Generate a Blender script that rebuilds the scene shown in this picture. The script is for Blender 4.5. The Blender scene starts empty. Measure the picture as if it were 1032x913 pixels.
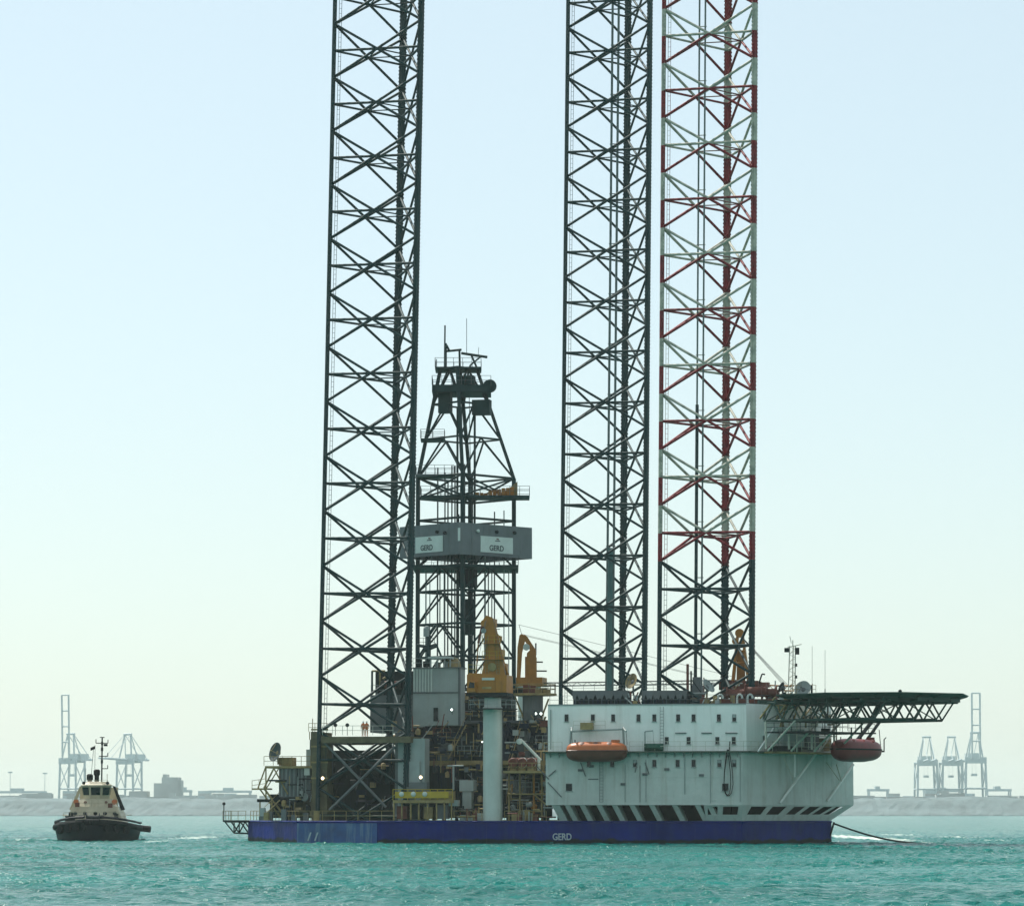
import bpy, bmesh, math, random
import numpy as np
from mathutils import Vector, Matrix

random.seed(7)
S = bpy.context.scene
COL = S.collection
rad = math.radians

# ------------------------------------------------------------------ camera
F, CX, CY = 3508.0, 516.0, 456.5          # focal length and centre in pixels of the 1032 x 913 photograph
CAMZ = 3.7
PITCH = math.atan((818.0 - CY) / F)
cam_d = bpy.data.cameras.new('camera')
cam = bpy.data.objects.new('camera', cam_d)
COL.objects.link(cam)
cam_d.sensor_width = 36.0
cam_d.lens = 36.0 * F / 1032.0
cam_d.clip_start = 1.0
cam_d.clip_end = 40000.0
cam.location = (0, 0, CAMZ)
cam.rotation_euler = (math.pi / 2 + PITCH, 0, 0)
S.camera = cam

# ------------------------------------------------------------------ sky, sun, exposure
SUN_EL, SUN_AZ = rad(54), rad(-36)        # azimuth from +Y (view direction), negative = to the left
w = bpy.data.worlds.new('World')
S.world = w
w.use_nodes = True
nt = w.node_tree
nt.nodes.clear()
sky = nt.nodes.new('ShaderNodeTexSky')
sky.sky_type = 'NISHITA'
sky.sun_disc = False
sky.sun_elevation = SUN_EL
sky.sun_rotation = SUN_AZ
sky.altitude = 0
sky.air_density = 1.0
sky.dust_density = 1.2
sky.ozone_density = 2.5
tint = nt.nodes.new('ShaderNodeMix')
tint.data_type = 'RGBA'
tint.blend_type = 'MULTIPLY'
tint.inputs[0].default_value = 1.0
tint.inputs[7].default_value = (0.97, 1.0, 0.97, 1)
bg = nt.nodes.new('ShaderNodeBackground')
bg.inputs[1].default_value = 0.10
wo = nt.nodes.new('ShaderNodeOutputWorld')
nt.links.new(sky.outputs[0], tint.inputs[6])
veil = nt.nodes.new('ShaderNodeMix')          # even pale veil of high haze over the whole sky
veil.data_type = 'RGBA'
veil.inputs[0].default_value = 0.60
veil.inputs[7].default_value = (4.50, 5.20, 5.02, 1)
nt.links.new(tint.outputs[2], veil.inputs[6])
nt.links.new(veil.outputs[2], bg.inputs[0])
nt.links.new(bg.outputs[0], wo.inputs[0])

sd = bpy.data.lights.new('sun', 'SUN')
sd.energy = 3.4
sd.angle = rad(0.5)
sd.color = (1.0, 0.95, 0.86)
sun = bpy.data.objects.new('sun', sd)
COL.objects.link(sun)
sdir = Vector((math.sin(SUN_AZ) * math.cos(SUN_EL), math.cos(SUN_AZ) * math.cos(SUN_EL), math.sin(SUN_EL)))
sun.rotation_euler = sdir.to_track_quat('Z', 'Y').to_euler()
sun.location = sdir * 300

S.view_settings.view_transform = 'Standard'
S.view_settings.look = 'None'
S.view_settings.gamma = 1.0
S.view_settings.exposure = 0.76
S.view_settings.use_curve_mapping = False
S.render.engine = 'CYCLES'
S.cycles.use_denoising = True
S.cycles.max_bounces = 6
S.cycles.volume_bounces = 1
S.cycles.caustics_reflective = False
S.cycles.caustics_refractive = False

# ------------------------------------------------------------------ pixel -> place helpers
_r = Vector((1, 0, 0))
_f = Vector((0, math.cos(PITCH), math.sin(PITCH)))
_u = Vector((0, -math.sin(PITCH), math.cos(PITCH)))
CAM = Vector((0, 0, CAMZ))
def ray(px, py):
    return _r * ((px - CX) / F) + _u * ((CY - py) / F) + _f
def onY(px, py, Y):                        # the point of a pixel's ray at world depth Y
    d = ray(px, py)
    return CAM + d * (Y / d.y)
# rig frame: u runs along the near side of the hull (to the right), v away from the camera, z up
ANG = rad(-11.4)
PIV = Vector((-17.1, 421.7, 0))
UA = Vector((math.cos(ANG), math.sin(ANG), 0))
VA = Vector((-math.sin(ANG), math.cos(ANG), 0))
def W(u, v, z=0.0):
    return PIV + UA * u + VA * v + Vector((0, 0, z))
def toR(p):
    q = p - PIV
    return Vector((q.dot(UA), q.dot(VA), p.z))
def on(px, py, v):                         # pixel -> rig point on the plane v
    d = ray(px, py)
    t = (v - (CAM - PIV).dot(VA)) / d.dot(VA)
    return toR(CAM + d * t)
def onplane(px, py, p0, n):                # pixel -> rig point on a plane of the rig frame
    d3 = toR(PIV + Vector((0, 0, 0)) + ray(px, py) ) - toR(PIV)
    c = toR(CAM)
    t = (Vector(p0) - c).dot(Vector(n)) / d3.dot(Vector(n))
    return c + d3 * t
def zat(py, v, px=516):
    return on(px, py, v).z
def uat(px, v, py=760):
    return on(px, py, v).x

# ------------------------------------------------------------------ materials
MATS = {}
def mat(name, col, rough=0.55, metal=0.0, var=0.18, scale=0.6, streak=0.0, streak_col=(0.12, 0.06, 0.03), spec=0.4, emit=None, dent=0.0):
    m = bpy.data.materials.new(name)
    m.use_nodes = True
    n = m.node_tree.nodes; l = m.node_tree.links
    b = n['Principled BSDF']
    b.inputs['Roughness'].default_value = rough
    b.inputs['Metallic'].default_value = metal
    b.inputs['Specular IOR Level'].default_value = spec
    geo = n.new('ShaderNodeNewGeometry')
    no = n.new('ShaderNodeTexNoise'); no.inputs['Scale'].default_value = scale
    no.inputs['Detail'].default_value = 5; no.inputs['Roughness'].default_value = 0.65
    l.new(geo.outputs['Position'], no.inputs['Vector'])
    mr = n.new('ShaderNodeMapRange')
    mr.inputs[1].default_value = 0.3; mr.inputs[2].default_value = 0.7
    mr.inputs[3].default_value = 1 - var; mr.inputs[4].default_value = 1 + var
    l.new(no.outputs['Fac'], mr.inputs[0])
    mx = n.new('ShaderNodeVectorMath'); mx.operation = 'SCALE'
    mx.inputs[0].default_value = col
    l.new(mr.outputs[0], mx.inputs['Scale'])
    out = mx.outputs[0]
    if streak > 0:
        mp = n.new('ShaderNodeMapping'); mp.inputs['Scale'].default_value = (1.3, 1.3, 0.09)
        l.new(geo.outputs['Position'], mp.inputs['Vector'])
        n2 = n.new('ShaderNodeTexNoise'); n2.inputs['Scale'].default_value = 1.0
        n2.inputs['Detail'].default_value = 6; n2.inputs['Roughness'].default_value = 0.7
        l.new(mp.outputs[0], n2.inputs['Vector'])
        m2 = n.new('ShaderNodeMapRange')
        m2.inputs[1].default_value = 0.5; m2.inputs[2].default_value = 0.78
        m2.inputs[3].default_value = 0.0; m2.inputs[4].default_value = streak
        l.new(n2.outputs['Fac'], m2.inputs[0])
        mix = n.new('ShaderNodeMix'); mix.data_type = 'RGBA'
        l.new(m2.outputs[0], mix.inputs[0])
        l.new(out, mix.inputs[6])
        mix.inputs[7].default_value = (*streak_col, 1)
        out = mix.outputs[2]
    l.new(out, b.inputs['Base Color'])
    if dent > 0:                            # plate buckling and weld unevenness
        nb = n.new('ShaderNodeTexNoise'); nb.inputs['Scale'].default_value = 0.9; nb.inputs['Detail'].default_value = 4
        l.new(geo.outputs['Position'], nb.inputs['Vector'])
        bp_ = n.new('ShaderNodeBump'); bp_.inputs['Strength'].default_value = 0.8; bp_.inputs['Distance'].default_value = dent
        l.new(nb.outputs['Fac'], bp_.inputs['Height']); l.new(bp_.outputs[0], b.inputs['Normal'])
    if emit:
        b.inputs['Emission Color'].default_value = (*emit[0], 1)
        b.inputs['Emission Strength'].default_value = emit[1]
    MATS[name] = m
    return m
LEG = mat('leg_paint', (0.009, 0.036, 0.040), 0.6, var=0.3, scale=0.35, streak=0.35, streak_col=(0.03, 0.024, 0.012), spec=0.2)
HULL = mat('hull_blue', (0.001, 0.012, 0.15), 0.5, var=0.3, scale=0.25, streak=0.4, streak_col=(0.02, 0.05, 0.12), spec=0.12, dent=0.12)
UPW = mat('upper_wall_white', (0.84, 0.85, 0.81), 0.5, var=0.05, scale=0.3, streak=0.35, streak_col=(0.36, 0.33, 0.26), dent=0.09)
WHITE = mat('white_paint', (0.52, 0.57, 0.53), 0.55, var=0.12, scale=0.3, streak=0.55, streak_col=(0.24, 0.21, 0.14), dent=0.12)
GREYW = mat('grey_white_paint', (0.30, 0.35, 0.34), 0.6, var=0.12, scale=0.5, streak=0.3, streak_col=(0.16, 0.12, 0.07))
PED = mat('pedestal_paint', (0.50, 0.56, 0.52), 0.45, var=0.08, scale=0.5, streak=0.25, streak_col=(0.22, 0.2, 0.14))
GREY = mat('grey_paint', (0.11, 0.125, 0.13), 0.6, var=0.22, scale=0.5, streak=0.3, streak_col=(0.09, 0.06, 0.03))
DARK = mat('dark_steel', (0.009, 0.017, 0.019), 0.65, var=0.4, scale=0.8, streak=0.4, streak_col=(0.022, 0.016, 0.010), spec=0.2)
DBLUE = mat('dark_blue_steel', (0.010, 0.018, 0.036), 0.6, var=0.4, scale=0.9, spec=0.2)
DERR = mat('derrick_paint', (0.011, 0.036, 0.038), 0.6, var=0.3, scale=0.6, spec=0.2)
DECKG = mat('deck_green', (0.05, 0.085, 0.06), 0.7, var=0.35, scale=0.7)
YEL = mat('crane_yellow', (0.37, 0.145, 0.012), 0.5, var=0.22, scale=0.7, streak=0.4, streak_col=(0.14, 0.07, 0.02))
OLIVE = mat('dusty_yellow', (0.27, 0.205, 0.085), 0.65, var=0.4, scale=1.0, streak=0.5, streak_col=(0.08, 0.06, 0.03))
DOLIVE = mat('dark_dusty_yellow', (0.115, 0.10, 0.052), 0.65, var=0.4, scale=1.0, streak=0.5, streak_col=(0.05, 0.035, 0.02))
YRAIL = mat('yellow_rail', (0.42, 0.29, 0.02), 0.55, var=0.2, scale=1.2)
RUST = mat('rust_red', (0.13, 0.035, 0.022), 0.65, var=0.4, scale=1.2)
ORANGE = mat('lifeboat_orange', (0.46, 0.12, 0.03), 0.4, var=0.1, scale=1.5, streak=0.3, streak_col=(0.2, 0.09, 0.05))
BROWN = mat('lifeboat_underside', (0.12, 0.038, 0.022), 0.45, var=0.2, scale=1.5)
DRED = mat('dark_red', (0.20, 0.018, 0.018), 0.4, var=0.15, scale=1.5)
GLASS = mat('dark_glass', (0.004, 0.012, 0.015), 0.15, var=0.3, scale=2.0, spec=0.3)
LRAIL = mat('light_rail', (0.50, 0.50, 0.42), 0.5, var=0.2, scale=2)
BLACK = mat('rubber_and_shade_black', (0.006, 0.008, 0.010), 0.75, var=0.3, scale=2, spec=.15)  # rubber, also painted on recess walls in place of shade
CREAM = mat('tug_cream', (0.46, 0.41, 0.29), 0.5, var=0.12, scale=0.8, streak=0.35, streak_col=(0.22, 0.14, 0.06))
LETTER = mat('lettering_white', (0.36, 0.44, 0.48), 0.5, var=0.15, scale=3)
LETDK = mat('lettering_dark', (0.05, 0.07, 0.075), 0.5)
SIGN = mat('sign_board', (0.60, 0.66, 0.62), 0.5, var=0.08, scale=1.0)
CRGREY = mat('harbour_crane_haze_paint', (0.46, 0.55, 0.56), 0.6)  # paint paled to stand in for part of the distance haze
CONC = mat('concrete', (0.40, 0.43, 0.42), 0.85, var=0.3, scale=0.02)
WIRE = mat('wire_rope', (0.12, 0.13, 0.13), 0.6)
LAMPW = mat('lamp_white', (0.9, 0.95, 0.9), 0.4, emit=((0.85, 1.0, 0.92), 3.5))
LAMPO = mat('lamp_warm', (0.9, 0.8, 0.6), 0.4, emit=((1.0, 0.78, 0.45), 3.5))

def wet_band(m, z, dark):
    """fouled wet strip of the hull at the waterline, uneven upper edge"""
    n = m.node_tree.nodes; l = m.node_tree.links; b = n['Principled BSDF']
    old = b.inputs['Base Color'].links[0].from_socket
    geo = n.new('ShaderNodeNewGeometry'); sp = n.new('ShaderNodeSeparateXYZ'); l.new(geo.outputs['Position'], sp.inputs[0])
    no = n.new('ShaderNodeTexNoise'); no.inputs['Scale'].default_value = 0.7; no.inputs['Detail'].default_value = 6
    l.new(geo.outputs['Position'], no.inputs['Vector'])
    ad = n.new('ShaderNodeMath'); ad.operation = 'MULTIPLY_ADD'; ad.inputs[1].default_value = -0.9
    l.new(no.outputs['Fac'], ad.inputs[0]); l.new(sp.outputs[2], ad.inputs[2])
    mr = n.new('ShaderNodeMapRange'); mr.inputs[1].default_value = z - .45 - .1; mr.inputs[2].default_value = z - .45 + .12
    mr.inputs[3].default_value = 1.0; mr.inputs[4].default_value = 0.0
    l.new(ad.outputs[0], mr.inputs[0])
    mx = n.new('ShaderNodeMix'); mx.data_type = 'RGBA'
    l.new(mr.outputs[0], mx.inputs[0]); l.new(old, mx.inputs[6]); mx.inputs[7].default_value = (*dark, 1)
    l.new(mx.outputs[2], b.inputs['Base Color'])
wet_band(HULL, 0.5, (0.006, 0.012, 0.014))
def banded(name, zlow, z0, per):
    """red and white paint in half-bay bands above zlow, plain dark paint below (object z)"""
    m = LEG.copy(); m.name = name
    n = m.node_tree.nodes; l = m.node_tree.links
    b = n['Principled BSDF']
    old = b.inputs['Base Color'].links[0].from_socket
    geo = n.new('ShaderNodeNewGeometry')
    sp = n.new('ShaderNodeSeparateXYZ'); l.new(geo.outputs['Position'], sp.inputs[0])
    def math_(op, a, bv):
        k = n.new('ShaderNodeMath'); k.operation = op
        for i, x in enumerate((a, bv)):
            if x is None: continue
            if isinstance(x, (int, float)): k.inputs[i].default_value = x
            else: l.new(x, k.inputs[i])
        return k.outputs[0]
    ph = math_('FRACT', math_('DIVIDE', math_('SUBTRACT', sp.outputs[2], z0), per), None)
    red = math_('GREATER_THAN', ph, 0.5)
    up = math_('GREATER_THAN', sp.outputs[2], zlow)
    no = n.new('ShaderNodeTexNoise'); no.inputs['Scale'].default_value = 1.2
    no.inputs['Detail'].default_value = 6
    l.new(geo.outputs['Position'], no.inputs['Vector'])
    worn = n.new('ShaderNodeMapRange')
    worn.inputs[1].default_value = 0.35; worn.inputs[2].default_value = 0.75
    l.new(no.outputs['Fac'], worn.inputs[0])
    def mixc(f, a, c):
        k = n.new('ShaderNodeMix'); k.data_type = 'RGBA'
        if isinstance(f, float): k.inputs[0].default_value = f
        else: l.new(f, k.inputs[0])
        for i, x in ((6, a), (7, c)):
            if isinstance(x, tuple): k.inputs[i].default_value = x
            else: l.new(x, k.inputs[i])
        return k.outputs[2]
    whites = mixc(worn.outputs[0], (0.50, 0.48, 0.40, 1), (0.20, 0.22, 0.18, 1))
    reds = mixc(worn.outputs[0], (0.24, 0.012, 0.018, 1), (0.10, 0.010, 0.016, 1))
    band = mixc(red, whites, reds)
    l.new(mixc(up, old, band), b.inputs['Base Color'])
    return m

# ------------------------------------------------------------------ mesh builder
BASE = {}
class MB:
    def __init__(s): s.v = []; s.f = []
    def add(s, vs, fs):
        o = len(s.v)
        s.v += [Vector(p) for p in vs]
        s.f += [tuple(i + o for i in f) for f in fs]
        return s
    def box(s, x0, x1, y0, y1, z0, z1):
        return s.add([(x0,y0,z0),(x1,y0,z0),(x1,y1,z0),(x0,y1,z0),(x0,y0,z1),(x1,y0,z1),(x1,y1,z1),(x0,y1,z1)],
                     [(3,2,1,0),(4,5,6,7),(0,1,5,4),(1,2,6,5),(2,3,7,6),(3,0,4,7)])
    def prism(s, poly, z0, z1):
        n = len(poly)
        vs = [(p[0], p[1], z0) for p in poly] + [(p[0], p[1], z1) for p in poly]
        fs = [tuple(range(n - 1, -1, -1)), tuple(range(n, 2 * n))]
        fs += [(i, (i + 1) % n, n + (i + 1) % n, n + i) for i in range(n)]
        return s.add(vs, fs)
    def extr(s, pts, vec):
        vec = Vector(vec); n = len(pts)
        vs = [Vector(p) for p in pts] + [Vector(p) + vec for p in pts]
        fs = [tuple(range(n - 1, -1, -1)), tuple(range(n, 2 * n))]
        fs += [(i, (i + 1) % n, n + (i + 1) % n, n + i) for i in range(n)]
        return s.add(vs, fs)
    def loft(s, rings, caps=True):
        n = len(rings[0]); vs = [p for r_ in rings for p in r_]; fs = []
        for k in range(len(rings) - 1):
            for i in range(n):
                j = (i + 1) % n
                fs.append((k*n+i, k*n+j, (k+1)*n+j, (k+1)*n+i))
        if caps:
            fs.append(tuple(range(n - 1, -1, -1)))
            fs.append(tuple((len(rings)-1)*n + i for i in range(n)))
        return s.add(vs, fs)
    def tube(s, p, q, r, n=6, r2=None):
        p = Vector(p); q = Vector(q); d = (q - p)
        if d.length < 1e-6: return s
        d.normalize()
        a = d.orthogonal().normalized(); b = d.cross(a)
        r2 = r if r2 is None else r2
        ring = lambda c, rr: [c + (a * math.cos(2*math.pi*i/n) + b * math.sin(2*math.pi*i/n)) * rr for i in range(n)]
        return s.loft([ring(p, r), ring(q, r2)])
    def bar(s, p, q, wd, ht):
        p = Vector(p); q = Vector(q); d = (q - p).normalized()
        up = Vector((0, 0, 1)) if abs(d.z) < 0.95 else Vector((0, 1, 0))
        a = d.cross(up).normalized() * wd / 2; b = a.cross(d).normalized() * ht / 2
        return s.loft([[p-a-b, p+a-b, p+a+b, p-a+b], [q-a-b, q+a-b, q+a+b, q-a+b]])
    def lathe(s, c, prof, n=16, ax=(0, 0, 1)):
        ax = Vector(ax).normalized(); a = ax.orthogonal().normalized(); b = ax.cross(a); c = Vector(c)
        return s.loft([[c + ax*z + (a*math.cos(2*math.pi*i/n) + b*math.sin(2*math.pi*i/n))*max(r_, 1e-3) for i in range(n)] for r_, z in prof])
    def rail(s, pts, h=1.1, step=1.6, r=0.035, mid=True):
        for k in range(len(pts) - 1):
            p = Vector(pts[k]); q = Vector(pts[k+1]); L = (q - p).length
            m = max(1, int(round(L / step)))
            for i in range(m + 1):
                c = p.lerp(q, i / m); s.tube(c, c + Vector((0, 0, h)), r, 4)
            for hh in ((h, h * 0.5) if mid else (h,)):
                s.tube(p + Vector((0, 0, hh)), q + Vector((0, 0, hh)), r, 4)
        return s
    def path(s, pts, r, n=6):
        for a, b in zip(pts, pts[1:]): s.tube(a, b, r, n)
        return s
    def mesh(s, name, m, off=Vector((0, 0, 0)), smooth=False):
        me = bpy.data.meshes.new(name)
        me.from_pydata([tuple(p - off) for p in s.v], [], s.f)
        bm = bmesh.new(); bm.from_mesh(me)
        bmesh.ops.recalc_face_normals(bm, faces=bm.faces)
        bm.to_mesh(me); bm.free()
        me.materials.append(m)
        if smooth:
            me.polygons.foreach_set('use_smooth', [True] * len(me.polygons))
            me.set_sharp_from_angle(angle=rad(40))
        return me
    def build(s, name, m, parent=None, smooth=False):
        off = BASE[parent.name] if parent is not None else Vector((0, 0, 0))
        o = bpy.data.objects.new(name, s.mesh(name, m, off, smooth))
        COL.objects.link(o)
        if parent is not None: o.parent = parent
        BASE[o.name] = off.copy()
        return o

def prop(o, label=None, cat=None, group=None, kind=None):
    for k, x in (('label', label), ('category', cat), ('group', group), ('kind', kind)):
        if x: o[k] = x
    return o
def thing(name, base, label, cat, group=None, rig=True, rz=0.0):
    """an Empty at the base of a thing; its parts are built in the same frame (rig or world)"""
    o = bpy.data.objects.new(name, None)
    o.empty_display_size = 0.5
    COL.objects.link(o)
    base = Vector(base)
    if rig:
        o.location = W(*base); o.rotation_euler = (0, 0, ANG)
    else:
        o.location = base; o.rotation_euler = (0, 0, rz)
    BASE[o.name] = base.copy() if rig or rz == 0 else Vector((0, 0, 0))
    return prop(o, label, cat, group)
def box(name, x0, x1, y0, y1, z0, z1, m, parent):
    return MB().box(x0, x1, y0, y1, z0, z1).build(name, m, parent)
_unit = {}
def rod(name, p, q, r, m, parent, n=6):
    """a straight tube as an object of its own that shares one unit tube mesh"""
    key = (m.name, n)
    if key not in _unit:
        me = MB().tube((0, 0, 0), (0, 0, 1), 1.0, n).mesh('unit_tube', m)
        me.polygons.foreach_set('use_smooth', [len(p_.vertices) == 4 for p_ in me.polygons])
        _unit[key] = me
    o = bpy.data.objects.new(name, _unit[key]); COL.objects.link(o)
    off = BASE[parent.name]
    p = Vector(p) - off; q = Vector(q) - off; d = q - p
    o.parent = parent
    o.matrix_local = Matrix.LocRotScale(p, d.to_track_quat('Z', 'Y'), Vector((r, r, d.length)))
    BASE[o.name] = off.copy()
    return o
def lettering(name, text, size, m, parent, origin, right, up, depth=0.03, fit=None):
    """flat letters standing on a plane given by its right and up directions (parent frame)"""
    cu = bpy.data.curves.new(name, 'FONT'); cu.body = text; cu.size = size; cu.extrude = depth
    cu.offset = size * 0.022
    tmp = bpy.data.objects.new('tmp', cu); COL.objects.link(tmp)
    dg = bpy.context.evaluated_depsgraph_get()
    me = bpy.data.meshes.new_from_object(tmp.evaluated_get(dg))
    bpy.data.objects.remove(tmp)
    right = Vector(right).normalized(); up = Vector(up).normalized(); nn = right.cross(up)
    xs = [v.co.x for v in me.vertices]; k = 1.0 if fit is None else fit / (max(xs) - min(xs))
    x0 = min(xs)
    off = BASE[parent.name]
    for v in me.vertices:
        c = v.co.copy()
        v.co = Vector(origin) - off + right * (c.x - x0) * k + up * c.y + nn * c.z
    me.materials.clear(); me.materials.append(m)
    o = bpy.data.objects.new(name, me); COL.objects.link(o); o.parent = parent
    BASE[o.name] = off.copy()
    return o

# ================================================================== sea
def axis(lo, f0, f1, hi, step, grow=1.16, mid=None, gmid=1.02):
    a = [f0 + i * step for i in range(int((f1 - f0) / step) + 1)]
    d = step; x = a[-1]; up = []
    while x < hi:
        d *= gmid if mid and x < mid else grow; x = min(x + d, hi); up.append(x)
    d = step; x = f0; dn = []
    while x > lo:
        d *= gmid if mid and lo < -2000 and x > -mid else grow; x = max(x - d, lo); dn.append(x)
    return np.array(dn[::-1] + a + up)
def build_sea():
    xs = axis(-9000, -80, 80, 9000, 0.42, 1.16, 180, 1.02)
    ys = axis(-900, 108, 440, 9500, 0.42, 1.16, 1300, 1.012)
    X, Y = np.meshgrid(xs, ys)
    rng = np.random.default_rng(5)
    fade = np.clip((X + 190) / 30, 0, 1) * np.clip((190 - X) / 30, 0, 1) * np.clip((Y - 85) / 25, 0, 1) * np.clip((1250 - Y) / 500, 0, 1)
    Z = np.zeros_like(X); DX = np.zeros_like(X); DY = np.zeros_like(X)
    wind = rad(248)                         # wind sea running towards the camera, a little from the right
    for lam, amp, spread, n in ((11, .006, .35, 4), (6.5, .006, .5, 7), (4.2, .006, .6, 12), (2.8, .0085, .8, 24), (1.9, .0120, .95, 36), (1.3, .0115, 1.1, 40)):
        for _ in range(n):
            L = lam * rng.uniform(.8, 1.25); k = 2 * math.pi / L
            th = wind + rng.normal(0, spread); ph = rng.uniform(0, 2 * math.pi)
            A = amp * rng.uniform(.5, 1.3)
            a = k * (X * math.cos(th) + Y * math.sin(th)) + ph
            s_, c_ = np.sin(a), np.cos(a)
            Z += A * c_; DX -= 0.8 * A * math.cos(th) * s_; DY -= 0.8 * A * math.sin(th) * s_
    # patchy gusts
    g = np.zeros_like(X)
    for _ in range(10):
        L = rng.uniform(18, 60); th = rng.uniform(0, 6.28); ph = rng.uniform(0, 6.28)
        g += np.sin(2 * math.pi / L * (X * math.cos(th) + Y * math.sin(th) * .6) + ph)
    amp = fade * np.clip(1 + .09 * g, .5, 1.5)
    V = np.stack([X + DX * amp, Y + DY * amp, Z * amp], -1).reshape(-1, 3)
    ny, nx = X.shape
    i = np.arange(ny * nx).reshape(ny, nx)
    Fq = np.stack([i[:-1, :-1], i[:-1, 1:], i[1:, 1:], i[1:, :-1]], -1).reshape(-1, 4)
    me = bpy.data.meshes.new('sea')
    me.vertices.add(len(V)); me.vertices.foreach_set('co', V.astype(np.float32).ravel())
    me.loops.add(Fq.size); me.loops.foreach_set('vertex_index', Fq.astype(np.int32).ravel())
    me.polygons.add(len(Fq))
    me.polygons.foreach_set('loop_start', np.arange(0, Fq.size, 4, dtype=np.int32))
    me.polygons.foreach_set('use_smooth', np.ones(len(Fq), dtype=bool))
    me.update(calc_edges=True)
    o = bpy.data.objects.new('sea', me); COL.objects.link(o)
    return prop(o, kind='structure')
sea = build_sea()
# foam patches: (x, y, half length, half width, angle, strength)
def sea_material(foams):
    m = bpy.data.materials.new('sea_water'); m.use_nodes = True
    n = m.node_tree.nodes; l = m.node_tree.links
    b = n['Principled BSDF']
    b.inputs['IOR'].default_value = 1.33
    b.inputs['Specular IOR Level'].default_value = 0.18
    geo = n.new('ShaderNodeNewGeometry')
    def noise(scale, det=4, vec=None, ro=.55):
        k = n.new('ShaderNodeTexNoise'); k.inputs['Scale'].default_value = scale
        k.inputs['Detail'].default_value = det; k.inputs['Roughness'].default_value = ro
        l.new(vec or geo.outputs['Position'], k.inputs['Vector']); return k.outputs['Fac']
    def mth(op, a, c=None, clamp=False):
        k = n.new('ShaderNodeMath'); k.operation = op; k.use_clamp = clamp
        for i, x in enumerate((a, c)):
            if x is None: continue
            if isinstance(x, (int, float)): k.inputs[i].default_value = x
            else: l.new(x, k.inputs[i])
        return k.outputs[0]
    def mixc(f, a, c):
        k = n.new('ShaderNodeMix'); k.data_type = 'RGBA'; l.new(f, k.inputs[0])
        for i, x in ((6, a), (7, c)):
            if isinstance(x, tuple): k.inputs[i].default_value = x
            else: l.new(x, k.inputs[i])
        return k.outputs[2]
    # colour of the water body: slow patches of clearer and cloudier turquoise, with wind-streak reflection painted in
    mpp = n.new('ShaderNodeMapping'); mpp.inputs['Scale'].default_value = (0.35, 1.0, 1)
    l.new(geo.outputs['Position'], mpp.inputs['Vector'])
    patch = noise(0.035, 8, mpp.outputs[0], .7)
    pr = n.new('ShaderNodeMapRange'); pr.inputs[1].default_value = .35; pr.inputs[2].default_value = .65
    l.new(patch, pr.inputs[0])
    body = mixc(pr.outputs[0], (0.000, 0.092, 0.078, 1), (0.000, 0.165, 0.143, 1))
    # foam
    sp = n.new('ShaderNodeSeparateXYZ'); l.new(geo.outputs['Position'], sp.inputs[0])
    mpf = n.new('ShaderNodeMapping'); mpf.inputs['Scale'].default_value = (0.9, 0.22, 1)
    l.new(geo.outputs['Position'], mpf.inputs['Vector'])
    lace = noise(1.0, 8, mpf.outputs[0], .72)
    tot = None
    for (fx, fy, a, c, ang, st) in foams:
        dx = mth('SUBTRACT', sp.outputs[0], fx); dy = mth('SUBTRACT', sp.outputs[1], fy)
        ca, sa = math.cos(ang), math.sin(ang)
        e1 = mth('DIVIDE', mth('ADD', mth('MULTIPLY', dx, ca), mth('MULTIPLY', dy, sa)), a)
        e2 = mth('DIVIDE', mth('ADD', mth('MULTIPLY', dx, -sa), mth('MULTIPLY', dy, ca)), c)
        d = mth('SQRT', mth('ADD', mth('MULTIPLY', e1, e1), mth('MULTIPLY', e2, e2)))
        k = mth('MULTIPLY', mth('SUBTRACT', 1.0, d, True), st)
        tot = k if tot is None else mth('MAXIMUM', tot, k)
    fo = mth('MULTIPLY', mth('SUBTRACT', mth('ADD', lace, tot), 0.86), 3.2, True)
    fo = mth('MULTIPLY', fo, mth('GREATER_THAN', tot, 0.001))
    # a few small whitecaps
    mpw = n.new('ShaderNodeMapping'); mpw.inputs['Scale'].default_value = (0.35, 0.8, 1)
    l.new(geo.outputs['Position'], mpw.inputs['Vector'])
    wc = mth('MULTIPLY', mth('SUBTRACT', noise(1.0, 7, mpw.outputs[0], .6), 0.86), 9.0, True)
    fo = mth('MAXIMUM', fo, mth('MULTIPLY', wc, 0.6))
    col = mixc(fo, body, (0.62, 0.68, 0.62, 1))
    l.new(col, b.inputs['Base Color'])
    l.new(mth('ADD', mth('MULTIPLY', fo, 0.6), 0.16, True), b.inputs['Roughness'])
    # ripples
    b1 = n.new('ShaderNodeBump'); b1.inputs['Strength'].default_value = 0.9; b1.inputs['Distance'].default_value = 0.14
    mpr = n.new('ShaderNodeMapping'); mpr.inputs['Scale'].default_value = (1.0, 1.5, 1)
    l.new(geo.outputs['Position'], mpr.inputs['Vector'])
    l.new(noise(2.2, 5, mpr.outputs[0], .6), b1.inputs['Height'])
    b2 = n.new('ShaderNodeBump'); b2.inputs['Strength'].default_value = 0.8; b2.inputs['Distance'].default_value = 1.5
    l.new(noise(0.30, 5, mpr.outputs[0], .6), b2.inputs['Height'])
    l.new(b1.outputs[0], b2.inputs['Normal'])
    l.new(b2.outputs[0], b.inputs['Normal'])
    return m
def fpx(px, py, wpx, hpx, st):                 # foam patch seen at a pixel of the water surface
    D = F * CAMZ / (py - 818.0); D2 = F * CAMZ / (py - hpx - 818.0); D1 = F * CAMZ / (py + hpx - 818.0)
    return ((px - CX) * D / F, D, wpx * D / F, (D2 - D1) / 2, 0.0, st)
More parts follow.
